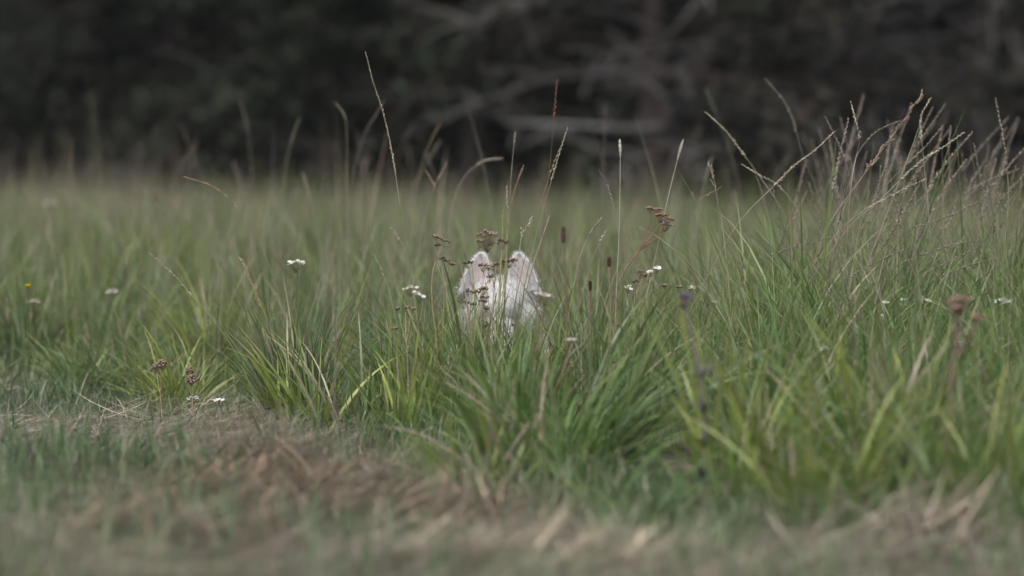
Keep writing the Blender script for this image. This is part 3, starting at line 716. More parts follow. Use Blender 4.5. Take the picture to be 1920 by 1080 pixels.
def herb(path, d, heads, label, name='yarrow', cat='yarrow', fc=W_WHITE, sc=(0.11, 0.13, 0.06), r=0.0014, group='yarrow plants in the meadow', leaves=4, head_name='flower_head', thick=0.35, dens=1.0):
    """path: pixels of the main stem from its fork down; heads: (px, py, width px, colour or None, tilt)"""
    pts = [P(px, py, d) for px, py in path]
    g = pts[-1].copy(); g[2] = gz(g[0], g[1]) - 0.01
    if len(pts) > 1: g[0] += np.clip(pts[-1][0] - pts[-2][0], -0.03, 0.03)
    pts.append(g)
    curve, L = resample(pts, 40); curve = curve[::-1] - g
    root = thing(name, g, label, cat, group)
    ms = MB(); tube(ms, curve, np.linspace(r * 1.5, r * 0.9, 40), 6, sc)
    fork = curve[-1]
    tops = []
    for hx, hy, hw, hc, tl in heads:
        hp = P(hx, hy, d + rng.normal(0, 0.015)) - g
        st = hp - np.array([0, 0, min(0.030, 0.55 * hw / FPX * d + 0.006)])
        st[0] += (fork[0] - st[0]) * 0.15
        dist = np.linalg.norm(st - fork)
        k = max(0, 39 - int(40 * 0.25 * min(1, dist / 0.1)))
        m = 0.5 * (curve[k] + st) + np.array([0, 0, -0.1 * dist])
        cv, _ = resample([curve[k], m, st], 12)
        tube(ms, cv, np.linspace(r * 0.75, r * 0.5, 12), 5, sc)
        tops.append((hp, st, hw, hc, tl))
    ms.build('stem', M_STEM, root)
    for hp, st, hw, hc, tl in tops:
        corymb(root, hp, hw, d, hc or fc, st, sc, dens, tl, thick, head_name)
    if leaves:
        ml = MB()
        k = rng.integers(2, 26, leaves); b = curve[k]; az = rng.uniform(0, 2 * np.pi, leaves)
        for i in range(leaves):                              # feathery leaves: a midrib with many fine leaflets
            dr = np.array([math.cos(az[i]), math.sin(az[i]), 0.7]); Lf = rng.uniform(0.03, 0.06)
            rib = np.array([b[i] + dr * Lf * q + np.array([0, 0, -0.35 * Lf * q * q]) for q in np.linspace(0, 1, 9)])
            tube(ml, rib, 0.0006, 3, sc, cap=False)
            n = 30; u = rng.random(n); pb = np.stack([np.interp(u, np.linspace(0, 1, 9), rib[:, q]) for q in range(3)], 1)
            green = np.tile(np.array([0.045, 0.075, 0.03]) if fc[0] > 0.3 else np.array([0.09, 0.075, 0.045]), (n, 1))
            blades(ml, pb, rng.uniform(0.006, 0.012, n), np.full(n, 0.0012), rng.uniform(0, 6.28, n), rng.uniform(0.6, 1.6, n), rng.uniform(0.8, 1.8, n), green, None, K=2)
        ml.build('leaves', M_GRASS, root)
    return root

# fresh white yarrows
herb([(553, 560), (556, 640)], 9.15, [(555, 489, 34, None, 0)], 'white yarrow standing in the dark tussock at left')
herb([(785, 600), (790, 660)], 8.75, [(768, 538, 26, (0.62, 0.56, 0.58), 0.2), (786, 550, 24, (0.62, 0.56, 0.58), -0.5)], 'pinkish white yarrow with two clusters left of the dog', fc=(0.62, 0.56, 0.58))
herb([(362, 775), (362, 790)], 9.1, [(362, 744, 22, None, 0)], 'very low white yarrow over the hay, left of the low pair', leaves=3)
herb([(409, 775), (409, 790)], 9.1, [(409, 747, 24, None, 0)], 'very low white yarrow over the hay, right of the low pair', leaves=3)
herb([(210, 580), (212, 640)], 10.8, [(210, 543, 24, W_PINK, 0)], 'blurred pale yarrow left in the meadow behind the leaning pale stalk', fc=W_PINK)
herb([(62, 600), (64, 650)], 11.2, [(62, 563, 22, W_PINK, 0)], 'blurred dull yarrow near the left edge under the yellow flower', fc=W_PINK)
herb([(95, 420), (96, 470)], 15.0, [(95, 378, 26, W_PINK, 0)], 'far blurred pale yarrow at left high in the meadow', fc=W_PINK)
herb([(1178, 570), (1186, 640)], 9.15, [(1177, 537, 16, None, 0)], 'small white yarrow under the brown seed cluster, lower one')
herb([(1226, 535), (1212, 600)], 9.15, [(1231, 499, 17, None, 0.2), (1220, 509, 9, None, 0)], 'small white yarrow leaning right beside brown dried heads')
herb([(1660, 600), (1662, 640)], 9.15, [(1660, 565, 16, None, 0), (1657, 592, 8, None, 0)], 'little white yarrow, leftmost of the right hand row')
herb([(1694, 600), (1696, 640)], 9.2, [(1694, 560, 10, None, 0), (1696, 569, 9, None, 0)], 'tiny white yarrow, second of the right hand row')
herb([(1730, 600), (1732, 640)], 9.15, [(1722, 560, 20, None, 0), (1740, 562, 15, None, -0.2)], 'white yarrow with two joined clusters in the right hand row')
herb([(1882, 600), (1884, 640)], 9.15, [(1880, 560, 42, None, 0)], 'white yarrow with one wide flat cluster near the right edge')
herb([(1870, 660), (1872, 700)], 9.0, [(1862, 630, 10, None, 0), (1877, 634, 9, None, 0)], 'two dot white yarrow low near the right edge')
herb([(1546, 680), (1548, 720)], 7.9, [(1545, 650, 13, None, 0)], 'single blurred white yarrow among yellow green blades')
herb([(1812, 660), (1814, 700)], 8.6, [(1810, 642, 24, None, -0.3)], 'narrow white yarrow cluster tilted beside the rust topped stem')
herb([(1019, 590), (1003, 690), (990, 785)], 8.3, [(1021, 550, 36, W_PINK, -0.1)], 'blurred faded yarrow with flat pinkish head right of the dog', fc=W_PINK, sc=(0.20, 0.15, 0.10), r=0.0022, leaves=0)
herb([(1074, 650), (1050, 710), (1020, 785)], 8.2, [(1076, 634, 18, W_PINK, -0.2)], 'blurred faded yarrow with a small pink head and leaning brown stem', fc=W_PINK, sc=(0.18, 0.12, 0.085), r=0.0022, leaves=0)
herb([(1270, 580), (1268, 640)], 9.1, [(1271, 537, 14, W_BROWN, 0), (1295, 538, 11, (0.45, 0.38, 0.34), 0), (1246, 535, 9, W_BROWN, 0), (1342, 565, 9, (0.45, 0.38, 0.34), 0)], 'fading yarrow with brown and pale heads beside the purple flower', fc=W_BROWN)
# dried brown ones
GD = 'dried brown flower heads in the meadow'
BS = (0.27, 0.22, 0.14)
def dried(path, d, heads, label, fc=W_BROWN, **k):
    k.setdefault('sc', BS); k.setdefault('leaves', 0)
    return herb(path, d, heads, label, 'dried_yarrow', 'dried yarrow', fc, group=GD, head_name='seed_head', **k)
dried([(824, 470), (811, 515), (811, 580), (818, 640)], 9.05, [(820, 443, 18, None, -0.3), (835, 450, 16, None, -0.3), (820, 458, 12, None, 0)], 'dried yarrow with a bare curved stem, leftmost beside the dog')
dried([(836, 530), (832, 580), (830, 640)], 9.05, [(830, 482, 9, None, 0), (840, 488, 15, W_RUST, -0.3), (848, 494, 8, None, 0)], 'shorter dried yarrow with forked stem under the leftmost curved one')
dried([(930, 500), (925, 560), (922, 620)], 8.7, [(915, 436, 40, W_RUST, 0), (912, 450, 34, W_RUST, -0.1), (944, 451, 22, (0.13, 0.08, 0.07), -0.2)], 'blurred purplish brown umbel floating between the dog ears', fc=W_RUST)
dried([(940, 530), (935, 590), (930, 640)], 9.05, [(932, 494, 26, W_BROWN, 0.25), (944, 489, 18, W_DBROWN, 0.1), (957, 485, 24, (0.20, 0.14, 0.12), 0)], 'dried yarrow with a row of heads in the gap between the ears', r=0.0011)
dried([(888, 525), (882, 580), (880, 640)], 9.0, [(877, 490, 17, W_DBROWN, 0)], 'single dark dried yarrow at the edge of the left ear')
dried([(906, 540), (904, 590), (903, 640)], 9.0, [(906, 495, 20, W_RUST, 0), (918, 503, 14, W_BROWN, 0), (920, 518, 14, W_DBROWN, 0)], 'dried yarrow with several heads crossing the left ear', r=0.0011)
dried([(895, 585), (896, 620), (897, 650)], 8.95, [(876, 545, 13, W_DBROWN, 0), (893, 546, 16, (0.17, 0.14, 0.04), 0), (907, 540, 20, W_BROWN, 0.1)], 'dried yarrow with a yellowish centre head before the dog brow', r=0.0011)
dried([(880, 600), (885, 650)], 8.95, [(868, 565, 18, W_DBROWN, -0.3), (888, 569, 14, W_DBROWN, 0)], 'lowest dark dried yarrow before the dog brow', r=0.0011)
dried([(908, 600), (908, 650)], 8.9, [(909, 556, 16, W_BROWN, 0), (906, 563, 14, W_DBROWN, 0), (912, 577, 8, W_BROWN, 0)], 'clotted dried yarrow on the dog forehead between low heads', r=0.0011)
dried([(1222, 440), (1195, 475), (1168, 515), (1150, 580)], 9.2, [(1219, 389, 15, W_RUST, 0), (1233, 391, 18, W_RUST, -0.2), (1240, 402, 22, (0.24, 0.14, 0.075), 0), (1254, 409, 20, W_RUST, 0), (1250, 418, 22, W_RUST, -0.2)], 'large tan seed cluster on a leaning reddish stem right of the dog', fc=W_RUST, sc=(0.20, 0.11, 0.075), r=0.0016)
dried([(1194, 545), (1190, 610)], 9.15, [(1199, 507, 13, W_BROWN, 0.2), (1199, 514, 10, W_RUST, 0), (1211, 515, 11, W_BROWN, 0), (1192, 526, 15, W_DBROWN, 0)], 'dried brown yarrow between the two small white yarrows')
dried([(760, 620), (764, 670)], 8.95, [(746, 578, 10, W_RUST, 0), (760, 576, 8, W_RUST, 0), (772, 577, 10, W_RUST, 0)], 'three headed rusty dried yarrow left of the pinkish white yarrow')
dried([(742, 640), (745, 680)], 8.9, [(738, 614, 15, W_BROWN, 0.3)], 'small dried yarrow low in front of the three headed rusty one')
dried([(300, 730), (303, 770)], 9.2, [(292, 682, 18, W_RUST, 0.4), (304, 676, 22, W_RUST, 0)], 'rust coloured seed cluster low at left, left one of the pair', fc=W_RUST, thick=1.2, dens=2.0)
dried([(360, 740), (362, 775)], 9.1, [(356, 690, 15, W_RUST, 0), (360, 702, 24, W_RUST, 0), (355, 712, 14, W_RUST, 0)], 'rust coloured seed cluster low at left, right one of the pair', fc=W_RUST, thick=1.4, dens=2.0)
dried([(1795, 640), (1782, 720), (1775, 800)], 7.1, [(1800, 560, 44, (0.22, 0.145, 0.115), 0.1), (1832, 592, 24, (0.24, 0.155, 0.115), 0), (1790, 575, 26, (0.19, 0.125, 0.105), 0)], 'thick blurred rust topped stem in the right foreground', fc=W_RUST, sc=(0.17, 0.11, 0.09), r=0.0042, dens=1.4)

# plantains
def plantain(path, d, hl, hw, label, hc=(0.11, 0.072, 0.060), sc=(0.14, 0.09, 0.06), r=0.0022):
    pts = [P(px, py, d) for px, py in path]
    g = pts[-1].copy(); g[2] = gz(g[0], g[1]) - 0.01; pts.append(g)
    curve, L = resample(pts, 40); curve = curve[::-1] - g
    root = thing('plantain', g, label, 'plantain', 'dark plantain spikes right of the dog')
    ms = MB(); tube(ms, curve, np.linspace(r, r * 0.8, 40), 6, sc); ms.build('stem', M_STEM, root)
    mh = MB(); top = curve[-1]; H = hl / FPX * d; W = hw / FPX * d * 0.38
    f = np.linspace(0, 1, 12); prof = W * 0.75 * np.sin(np.pi * np.clip(f * 0.86 + 0.1, 0, 1)) ** 0.5
    tube(mh, np.stack([np.zeros(12), np.zeros(12), H * f], 1) + top, prof, 8, hc)
    for k in range(150):
        u = k / 150; a = k * 2.39996; rr = np.interp(u, f, prof)
        p = top + np.array([rr * math.cos(a), rr * math.sin(a), H * u])
        lozenge(mh, p, np.array([math.cos(a), math.sin(a), 0.9]), W * 0.55, W * 0.16, np.asarray(hc) * rng.uniform(0.6, 1.8))
    mh.build('seed_head', M_SEED, root)
plantain([(1056, 455), (1060, 520), (1063, 600)], 8.25, 30, 14, 'dark reddish plantain spike on a thick brown stem, tallest of its kind')
plantain([(1142, 500), (1145, 590), (1143, 700)], 8.6, 18, 11, 'brown plantain spike on a long pale stem right of the tallest', (0.08, 0.045, 0.035), (0.20, 0.15, 0.10))
plantain([(1106, 545), (1108, 600), (1108, 660)], 8.8, 18, 10, 'small blackish plantain spike lowest of its kind', (0.04, 0.035, 0.025))

# purple knapweed, yellow buttercup, single leaf
def knapweed():
    d = 7.1
    pts = [P(1284, 575, d), P(1298, 640, d), (P(1318, 760, d))]; g = pts[-1].copy(); g[2] = gz(g[0], g[1]) - 0.01; pts.append(g)
    curve, _ = resample(pts, 40); curve = curve[::-1] - g
    root = thing('knapweed', g, 'blurred purple knapweed on a dull violet stem in the foreground', 'knapweed')
    ms = MB(); tube(ms, curve, np.linspace(0.0032, 0.002, 40), 6, (0.14, 0.12, 0.125))
    for k in (8, 14, 20, 26):
        n = 6
        blades(ms, np.tile(curve[k], (n, 1)), rng.uniform(0.03, 0.07, n), np.full(n, 0.007), rng.uniform(0, 6.28, n), rng.uniform(0.3, 0.7, n), rng.uniform(0.8, 1.5, n), np.tile([0.07, 0.075, 0.06], (n, 1)), None, K=4)
    ms.build('stem', M_STEM, root)
    mh = MB(); top = curve[-1]; blob(mh, top + np.array([0, 0, 0.004]), 0.008, (0.10, 0.085, 0.08), 1.1, 8)
    n = 70; az = rng.uniform(0, 6.28, n)
    blades(mh, np.tile(top + np.array([0, 0, 0.012]), (n, 1)), rng.uniform(0.012, 0.02, n), np.full(n, 0.004), az, rng.uniform(0.0, 1.0, n), rng.uniform(0.5, 1.4, n), np.array([0.24, 0.15, 0.31]) * rng.uniform(0.6, 1.3, (n, 1)), None, K=3)
    mh.build('flower_head', M_PETAL, root)
knapweed()

def buttercup():
    d = 9.9
    pts = [P(52, 540, d), P(54, 600, d)]; g = pts[-1].copy(); g[2] = gz(g[0], g[1]) - 0.01; pts.append(g)
    curve, _ = resample(pts, 30); curve = curve[::-1] - g
    root = thing('buttercup', g, 'blurred yellow buttercup near the left edge of the meadow', 'buttercup')
    ms = MB(); tube(ms, curve, 0.0012, 5, (0.06, 0.10, 0.03)); ms.build('stem', M_STEM, root)
    mh = MB(); top = curve[-1]; blob(mh, top + np.array([0, 0, 0.004]), 0.004, (0.5, 0.42, 0.02), 1, 7)
    for layer in (0.9, 1.25):
        n = 6; az = np.arange(n) * 6.283 / n + layer
        blades(mh, np.tile(top, (n, 1)), np.full(n, 0.013), np.full(n, 0.011), az, np.full(n, layer * 0.5), np.full(n, layer), np.tile([0.62, 0.50, 0.015], (n, 1)), None, K=4, twist=np.zeros(n))
    mh.build('flower_head', M_PETAL, root)
buttercup()

# ------------------------------------------------------------------ the dog
def ellipsoid(mb, c, r, seg=18, rows=11):
    """closed quad-and-triangle ball added to a builder"""
    ph = np.linspace(0, np.pi, rows + 1)[1:-1]; th = np.linspace(0, 2 * np.pi, seg, endpoint=False)
    v = np.stack([np.sin(ph)[:, None] * np.cos(th), np.sin(ph)[:, None] * np.sin(th), np.cos(ph)[:, None] * np.ones(seg)], -1).reshape(-1, 3)
    v = np.vstack([v, [[0, 0, 1], [0, 0, -1]]]) * np.asarray(r) + np.asarray(c)
    m = np.arange(seg); m2 = (m + 1) % seg; k = (rows - 2) * seg
    q = np.concatenate([np.stack([i * seg + m, (i + 1) * seg + m, (i + 1) * seg + m2, i * seg + m2], 1) for i in range(rows - 2)])
    t = np.concatenate([np.stack([np.full(seg, len(v) - 2), m, m2], 1), np.stack([np.full(seg, len(v) - 1), k + m2, k + m], 1)])
    mb.add(v, q, t)

def limb(bm, pts, rads):
    pts = np.asarray(pts, float)
    for i in range(len(pts) - 1):
        L = np.linalg.norm(pts[i + 1] - pts[i]); k = max(2, int(L / 0.012))
        for q in range(k + 1):
            f = q / k; p = pts[i] * (1 - f) + pts[i + 1] * f; r = rads[i] * (1 - f) + rads[i + 1] * f
            ellipsoid(bm, p, (r, r, r))

def ear(bm, s):
    """cupped, round tipped ear: a closed leaf whose front is hollow"""
    rows, cols_ = 14, 9
    front, back = [], []
    for i in range(rows + 1):
        t = i / rows
        z = 0.300 + 0.112 * t
        cx = s * (0.058 - 0.012 * t)
        half = 0.039 * (1 - t ** 2.6) ** 0.55 * (1 - 0.12 * t) + 0.002
        for j in range(cols_ + 1):
            u = j / cols_ * 2 - 1
            x = cx + half * u + s * 0.010 * (1 - t) * max(0, u * s)
            cup = 0.030 * (1 - t * 0.8) * (u * u) ** 0.9
            y = 0.022 - cup - 0.012 * t
            th = 0.0085 * math.sqrt(max(0.0, 1 - u * u * 0.85)) * (1 - 0.4 * t)
            front.append((x, y - th, z)); back.append((x, y + th, z))
    W = cols_ + 1; o = len(front); q = []
    for i in range(rows):
        for j in range(cols_):
            a = i * W + j
            q.append((a, a + 1, a + W + 1, a + W)); q.append((o + a, o + a + W, o + a + W + 1, o + a + 1))
        a, b = i * W, i * W + cols_
        q.append((a, a + W, o + a + W, o + a)); q.append((b, o + b, o + b + W, b + W))
    for j in range(cols_):
        a, b = j, rows * W + j
        q.append((a, o + a, o + a + 1, a + 1)); q.append((b, b + 1, o + b + 1, o + b))
    bm.add(np.array(front + back), q)

def dog():
    bm = MB()
    ellipsoid(bm, (0, 0.02, 0.268), (0.084, 0.092, 0.074))              # skull
    ellipsoid(bm, (0.05, 0.005, 0.235), (0.050, 0.07, 0.055)); ellipsoid(bm, (-0.05, 0.005, 0.235), (0.050, 0.07, 0.055))   # cheeks
    ellipsoid(bm, (0, -0.050, 0.268), (0.055, 0.05, 0.048))             # brow
    limb(bm, [(0, -0.05, 0.225), (0, -0.135, 0.165)], [0.047, 0.030])   # muzzle
    limb(bm, [(0, -0.035, 0.195), (0, -0.11, 0.142)], [0.034, 0.021])   # lower jaw
    ear(bm, 1); ear(bm, -1)
    limb(bm, [(0, 0.06, 0.235), (0, 0.16, 0.155), (0, 0.26, 0.120)], [0.078, 0.082, 0.094])    # neck into shoulders
    limb(bm, [(0, 0.26, 0.110), (0, 0.45, 0.108), (0, 0.66, 0.105)], [0.098, 0.097, 0.092])  # deep chest to belly
    for s in (-1, 1):
        limb(bm, [(s * 0.06, 0.24, 0.11), (s * 0.085, 0.30, 0.065), (s * 0.085, 0.17, 0.040), (s * 0.080, -0.04, 0.030), (s * 0.082, -0.10, 0.030)], [0.06, 0.045, 0.034, 0.029, 0.031])
        ellipsoid(bm, (s * 0.082, -0.115, 0.026), (0.032, 0.045, 0.024))
        for k in (-1.5, -0.5, 0.5, 1.5):
            ellipsoid(bm, (s * 0.082 + k * 0.014, -0.148, 0.020), (0.010, 0.020, 0.015))
        ellipsoid(bm, (s * 0.080, 0.62, 0.095), (0.058, 0.125, 0.088))                       # thigh
        limb(bm, [(s * 0.11, 0.54, 0.075), (s * 0.125, 0.70, 0.040), (s * 0.125, 0.52, 0.029)], [0.055, 0.034, 0.027])
        ellipsoid(bm, (s * 0.125, 0.47, 0.026), (0.030, 0.050, 0.022))
    limb(bm, [(0, 0.74, 0.14), (0.05, 0.86, 0.09), (0.16, 0.93, 0.065), (0.27, 0.92, 0.06)], [0.06, 0.058, 0.055, 0.028])    # tail
    tmp = bm.build('tmp', M_SKIN); me = tmp.data
    r = tmp.modifiers.new('r', 'REMESH'); r.mode = 'VOXEL'; r.voxel_size = 0.0055
    s = tmp.modifiers.new('s', 'SMOOTH'); s.factor = 0.5; s.iterations = 3
    dg = bpy.context.evaluated_depsgraph_get()
    ev = tmp.evaluated_get(dg)
    bme = bpy.data.meshes.new_from_object(ev)
    bpy.data.objects.remove(tmp); bpy.data.meshes.remove(me)
    n = len(bme.vertices)
    co = np.empty(n * 3, np.float32); bme.vertices.foreach_get('co', co); co = co.reshape(-1, 3)
    nr = np.empty(n * 3, np.float32); bme.vertices.foreach_get('normal', nr); nr = nr.reshape(-1, 3)
    tint = np.tile(np.array([0.40, 0.39, 0.385]), (n, 1))
    # pink skin inside the ears
    def inner_ear(p, nn):
        m = np.zeros(len(p))
        for s_ in (-1, 1):
            cx = s_ * 0.056
            e = np.exp(-(((p[:, 0] - cx) / 0.016) ** 2 + ((p[:, 2] - 0.358) / 0.026) ** 2)) * (nn[:, 1] < -0.2) * (p[:, 1] < 0.04)
            m = np.maximum(m, e)
        return m
    ie = inner_ear(co, nr)[:, None]
    tint = tint * (1 - ie) + ie * np.array([0.40, 0.32, 0.31])
    at = bme.color_attributes.new('tint', 'FLOAT_COLOR', 'POINT')
    at.data.foreach_set('color', np.concatenate([tint, np.ones((n, 1))], 1).astype(np.float32).ravel())
    bme.name = 'dog'; bme.materials.clear(); bme.materials.append(M_SKIN)
    bme.polygons.foreach_set('use_smooth', np.ones(len(bme.polygons), bool))
    o = bpy.data.objects.new('dog', bme); col.objects.link(o)
    tag(o, 'white dog lying low in the meadow, only its two pricked ears and brow showing', 'dog')
    o.location = (float(DOG[0]), float(DOG[1]), float(gz(*DOG)))
    # coat
    pick = rng.integers(0, n, 46000)
    head = rng.integers(0, n, 60000); head = head[(co[head, 1] < 0.14) & (co[head, 2] > 0.16)][:26000]
    pick = np.concatenate([pick, head])
    p, nn = co[pick].astype(float), nr[pick].astype(float)
    ieh = inner_ear(p, nn)
    keep = rng.random(len(p)) > ieh * 0.85
    p, nn = p[keep], nn[keep]; m = len(p)
    p = p + rng.normal(0, 0.0015, p.shape)
    isear = (p[:, 2] > 0.318) & (np.abs(p[:, 0]) > 0.012)
    flow = np.where(isear[:, None], np.array([0, 0.15, 1.0]), np.array([0, 0.9, -0.35]))
    face = (p[:, 1] < -0.02) & ~isear
    flow = np.where(face[:, None], np.array([0, 0.8, 0.5]), flow)
    side = (p[:, 1] > -0.05) & (p[:, 1] < 0.12) & (p[:, 2] < 0.30) & (np.abs(p[:, 0]) > 0.05)
    flow = np.where(side[:, None], np.stack([np.sign(p[:, 0]) * 0.4, np.full(m, 0.3), np.full(m, -0.8)], 1), flow)
    L = np.where(isear, rng.uniform(0.003, 0.008, m), rng.uniform(0.012, 0.026, m))
    L = np.where(face, rng.uniform(0.005, 0.010, m), L)
    d0 = 0.75 * nn + 0.55 * flow + 0.18 * rng.standard_normal((m, 3)); d0 /= np.linalg.norm(d0, axis=1, keepdims=True)
    d1 = 0.25 * nn + 0.95 * flow + 0.2 * rng.standard_normal((m, 3)); d1 /= np.linalg.norm(d1, axis=1, keepdims=True)
    sd = np.cross(d0, rng.standard_normal((m, 3))); sd /= np.linalg.norm(sd, axis=1, keepdims=True) + 1e-9
    w = 0.0006
    v = np.stack([p - sd * w, p + sd * w, p + d0 * L[:, None] * 0.5 + sd * w * 0.8, p + d0 * L[:, None] * 0.5 - sd * w * 0.8, p + d0 * L[:, None] * 0.5 + d1 * L[:, None] * 0.5], 1)
    i = np.arange(m) * 5
    cc = np.array([0.42, 0.41, 0.405]) * rng.uniform(0.85, 1.05, (m, 1))
    mb = MB(); mb.add(v.reshape(-1, 3), np.stack([i, i + 1, i + 2, i + 3], 1), np.stack([i + 3, i + 2, i + 4], 1), np.repeat(cc, 5, 0))
    mb.build('fur', M_FUR, o)
    for s_ in (-1, 1):
        e = MB(); blob(e, (0, 0, 0), 0.010, (0.02, 0.014, 0.010), 1.0, 12); eo = e.build('eye', M_HORN, o); eo.location = (s_ * 0.036, -0.092, 0.226)
    nb = MB(); blob(nb, (0, 0, 0), 0.017, (0.02, 0.018, 0.018), 0.75, 12); no = nb.build('nose', M_HORN, o); no.location = (0, -0.160, 0.155)
dog()

# ------------------------------------------------------------------ the wood behind
BK_DARK, BK_RED, BK_GREY = (0.040, 0.034, 0.030), (0.066, 0.051, 0.047), (0.125, 0.118, 0.113)
LF_DARK, LF_MID, LF_BROWN = (0.020, 0.030, 0.016), (0.034, 0.052, 0.024), (0.075, 0.052, 0.030)

def branch_curve(p, dr, L, n, sag, jit):
    pts = [np.asarray(p, float)]; dr = np.asarray(dr, float) / np.linalg.norm(dr)
    for k in range(n):
        dr = dr + np.array([0, 0, -sag / n]) + rng.normal(0, jit, 3); dr /= np.linalg.norm(dr)
        pts.append(pts[-1] + dr * L / n)
    return np.array(pts)

def leaf_cards(mb, centres, per, spread, size, cols_, flat=0.5):
    """many small pointed leaves round each twig point"""
    c = np.repeat(np.asarray(centres), per, 0); n = len(c)
    p = c + rng.normal(0, spread, (n, 3)) * np.array([1, 1, 0.6])
    a = rng.standard_normal((n, 3)) * np.array([1, 1, flat]); a /= np.linalg.norm(a, axis=1, keepdims=True)
    b = np.cross(a, rng.standard_normal((n, 3))); b /= np.linalg.norm(b, axis=1, keepdims=True) + 1e-9
    s = size * rng.uniform(0.6, 1.4, (n, 1))
    v = np.stack([p - a * s, p + b * s * 0.5 - a * s * 0.1, p + a * s, p - b * s * 0.5 - a * s * 0.1], 1)
    i = np.arange(n) * 4
    cc = np.asarray(cols_)[rng.integers(0, len(cols_), n)] * rng.uniform(0.6, 1.4, (n, 1))
    mb.add(v.reshape(-1, 3), np.stack([i, i + 1, i + 2, i + 3], 1), None, np.repeat(cc, 4, 0))

def tree(x, y, h, r, label, low=0.8, nl=46, spread=2.3, sag=0.5, leaf=(LF_DARK, LF_MID), bark=BK_DARK, leafy=1.0, dead=8, size=0.055, name='tree', cat='tree', extra=None):
    root = thing(name, (x, y, float(gz(x, y)) - 0.05), label, cat, 'trees along the edge of the wood')
    mt = MB()
    tp = branch_curve((0, 0, 0), (rng.normal(0, 0.04), rng.normal(0, 0.04), 1), h, 14, 0, 0.03)
    tr = r * (1 - np.linspace(0, 1, 15) ** 1.2 * 0.93); tr[0] *= 1.35
    tube(mt, tp, tr, 12, bark); mt.build('trunk', M_BARK, root)
    ml, mc, md = MB(), MB(), MB()
    near, high = [], []
    for k in range(nl):
        u = (k + rng.random()) / nl; z = low + (h - low) * u ** 1.35
        L = spread * (1 - 0.75 * (z / h)) * rng.uniform(0.7, 1.2)
        base = np.array([np.interp(z, tp[:, 2], tp[:, 0]), np.interp(z, tp[:, 2], tp[:, 1]), z])
        az = k * 2.4 + rng.normal(0, 0.3)
        cv = branch_curve(base, (math.cos(az), math.sin(az), rng.uniform(0.05, 0.45)), L, 7, sag * rng.uniform(0.6, 1.5), 0.07)
        tube(ml, cv, np.linspace(r * 0.24, 0.006, 8), 5, bark)
        for q in range(2, 8):
            for w in range(3):
                tw = branch_curve(cv[q], cv[min(q, 7)] - cv[q - 1] + rng.normal(0, 0.16, 3), L * 0.22, 3, 0.35, 0.15)
                if z < 3.2: tube(ml, tw, np.linspace(0.006, 0.003, 4), 3, bark, cap=False)
                (near if z < 2.8 else high).extend([tw[1], tw[2], tw[3]])
    if near: leaf_cards(mc, near, max(1, int(5 * leafy)), 0.085, size, leaf)
    if high: leaf_cards(mc, high, 2, 0.17, 0.17, leaf)
    ml.build('limbs', M_BARK, root)
    mc.build('crown', M_LEAF, root)
    if dead:                                                # bare grey lower branches
        for k in range(dead):
            z = rng.uniform(0.5, 1.7); az = rng.uniform(0, 6.28)
            cv = branch_curve((0, 0, z), (math.cos(az), math.sin(az), rng.uniform(-0.1, 0.5)), rng.uniform(0.7, 1.7), 6, rng.uniform(-0.1, 0.5), 0.12)
            tube(md, cv, np.linspace(0.020, 0.007, 7), 5, BK_GREY)
            for q in range(2, 7):
                for w in range(2):
                    tw = branch_curve(cv[q], cv[q] - cv[q - 1] + rng.normal(0, 0.14, 3), rng.uniform(0.2, 0.5), 4, 0.2, 0.2)
                    tube(md, tw, np.linspace(0.010, 0.004, 5), 3, BK_GREY, cap=False)
        if extra is not None:
            for e, er in extra:
                me_ = MB(); tube(me_, np.asarray(e), er, 6, (0.18, 0.172, 0.165))
                for q in (2, 3, 5, 6, 8):
                    tube(me_, branch_curve(e[q], (-0.6, rng.normal(0, 0.4), rng.normal(0.1, 0.7)), rng.uniform(0.12, 0.4), 5, 0.2, 0.2), np.linspace(0.008, 0.003, 6), 4, (0.18, 0.172, 0.165))
                me_.build('dead_branch', M_BARK, root)
        md.build('dead_branches', M_BARK, root)
    return root

def px_x(px, d): return (px - 960) / FPX * d
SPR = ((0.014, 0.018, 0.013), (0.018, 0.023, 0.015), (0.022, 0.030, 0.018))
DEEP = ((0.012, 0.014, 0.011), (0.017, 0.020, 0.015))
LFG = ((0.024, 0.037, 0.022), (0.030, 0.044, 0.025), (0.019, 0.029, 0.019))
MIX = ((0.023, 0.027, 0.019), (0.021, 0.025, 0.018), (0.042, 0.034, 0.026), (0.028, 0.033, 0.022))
def at_px(px, d): return px_x(px, d), d
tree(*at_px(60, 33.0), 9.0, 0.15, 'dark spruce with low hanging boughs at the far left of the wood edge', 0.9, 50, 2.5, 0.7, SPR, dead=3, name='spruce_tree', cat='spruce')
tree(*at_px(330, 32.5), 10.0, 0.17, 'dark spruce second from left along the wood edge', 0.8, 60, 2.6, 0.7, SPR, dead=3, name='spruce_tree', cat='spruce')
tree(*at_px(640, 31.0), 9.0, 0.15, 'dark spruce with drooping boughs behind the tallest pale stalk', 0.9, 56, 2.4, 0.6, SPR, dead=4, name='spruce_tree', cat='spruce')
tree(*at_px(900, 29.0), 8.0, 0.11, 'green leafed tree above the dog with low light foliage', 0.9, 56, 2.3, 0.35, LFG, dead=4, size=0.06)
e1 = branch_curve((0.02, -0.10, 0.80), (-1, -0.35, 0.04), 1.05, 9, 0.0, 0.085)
tree(*at_px(1237, 24.8), 9.0, 0.10, 'reddish brown trunked tree with a long pale dead branch to its left', 1.05, 60, 2.3, 0.25, MIX, BK_RED, 1.0, 16, extra=[(e1, np.linspace(0.026, 0.009, 10) * np.array([1, 0.8, 1.1, 0.9, 1.15, 0.8, 1, 1.1, 0.8, 1]))])
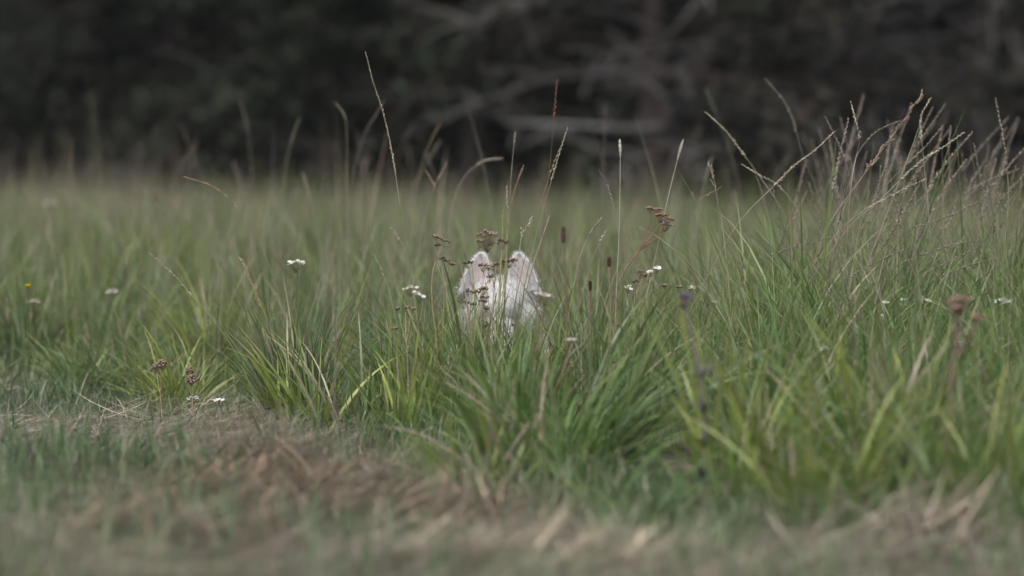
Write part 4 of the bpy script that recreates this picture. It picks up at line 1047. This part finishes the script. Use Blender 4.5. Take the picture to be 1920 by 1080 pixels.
tree(*at_px(1590, 26.0), 9.0, 0.09, 'grey barked tree with a tangle of bare twigs behind the crossing stalks', 1.4, 46, 2.3, 0.4, MIX, (0.13, 0.12, 0.115), 0.14, 60)
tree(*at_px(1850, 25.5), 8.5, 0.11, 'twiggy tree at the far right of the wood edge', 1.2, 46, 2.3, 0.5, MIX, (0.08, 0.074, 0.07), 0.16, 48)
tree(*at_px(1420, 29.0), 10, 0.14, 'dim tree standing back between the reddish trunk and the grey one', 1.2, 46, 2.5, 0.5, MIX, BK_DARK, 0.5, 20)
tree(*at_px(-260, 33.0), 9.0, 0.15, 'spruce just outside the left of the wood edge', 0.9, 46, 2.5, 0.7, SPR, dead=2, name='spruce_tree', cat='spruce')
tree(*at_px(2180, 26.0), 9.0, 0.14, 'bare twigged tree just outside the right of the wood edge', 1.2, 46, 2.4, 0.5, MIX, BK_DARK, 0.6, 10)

def woodland():
    """the deeper wood behind the front trees reads as one dark mass"""
    mb, pts, low = MB(), [], []
    for k in range(110):
        x = rng.uniform(-22, 22); y = 35.0 + rng.uniform(0, 14) - np.clip(x * 1.2, -1, 5); h = rng.uniform(8, 11)
        tp = branch_curve((x, y, -0.1), (0, 0, 1), h, 8, 0, 0.03); tube(mb, tp, np.linspace(0.14, 0.02, 9), 8, BK_DARK)
        for q in range(110):
            z = h * rng.uniform(0.12, 1); rr = 2.3 * (1 - 0.6 * z / h) * math.sqrt(rng.random()); a = rng.uniform(0, 6.28)
            pts.append((x + rr * math.cos(a), y + rr * math.sin(a), z))
    for k in range(9000):                                   # dense undergrowth
        x = rng.uniform(-24, 24); y = 36.5 + rng.uniform(0, 7) - np.clip(x * 1.2, -1, 5)
        low.append((x, y, 2.6 * rng.random()))
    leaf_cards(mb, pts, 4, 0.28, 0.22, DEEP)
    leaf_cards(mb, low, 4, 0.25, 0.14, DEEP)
    tag(mb.build('woodland', M_LEAF), 'dark depth of the wood behind the edge trees', 'wood', kind='stuff')
woodland()

def haze():
    """added to lift the blacks: one even pale volume round camera, meadow and wood"""
    m = bpy.data.materials.new('black_lift_haze'); m.use_nodes = True
    N, Lk = m.node_tree.nodes, m.node_tree.links
    N.remove(N['Principled BSDF'])
    v = N.new('ShaderNodeVolumePrincipled'); v.inputs['Density'].default_value = HAZE; v.inputs['Color'].default_value = (0.9, 0.92, 0.94, 1)
    Lk.new(v.outputs[0], N['Material Output'].inputs['Volume'])
    mb = MB()
    a, b = np.array([-420, -80, -1.2]), np.array([420, 520, 13.0])
    vv = np.array([[(a, b)[i][0], (a, b)[j][1], (a, b)[k][2]] for k in (0, 1) for j in (0, 1) for i in (0, 1)])
    mb.add(vv, [[0, 2, 3, 1], [4, 5, 7, 6], [0, 1, 5, 4], [2, 6, 7, 3], [0, 4, 6, 2], [1, 3, 7, 5]])
    o = mb.build('haze', m, smooth=False); o['kind'] = 'stuff'
    o['label'] = 'added thin pale volume over the meadow lifting the blacks of the wood'; o['category'] = 'haze'
HAZE = 0.00027  # density of the added volume that brightens the darkest tones
haze()
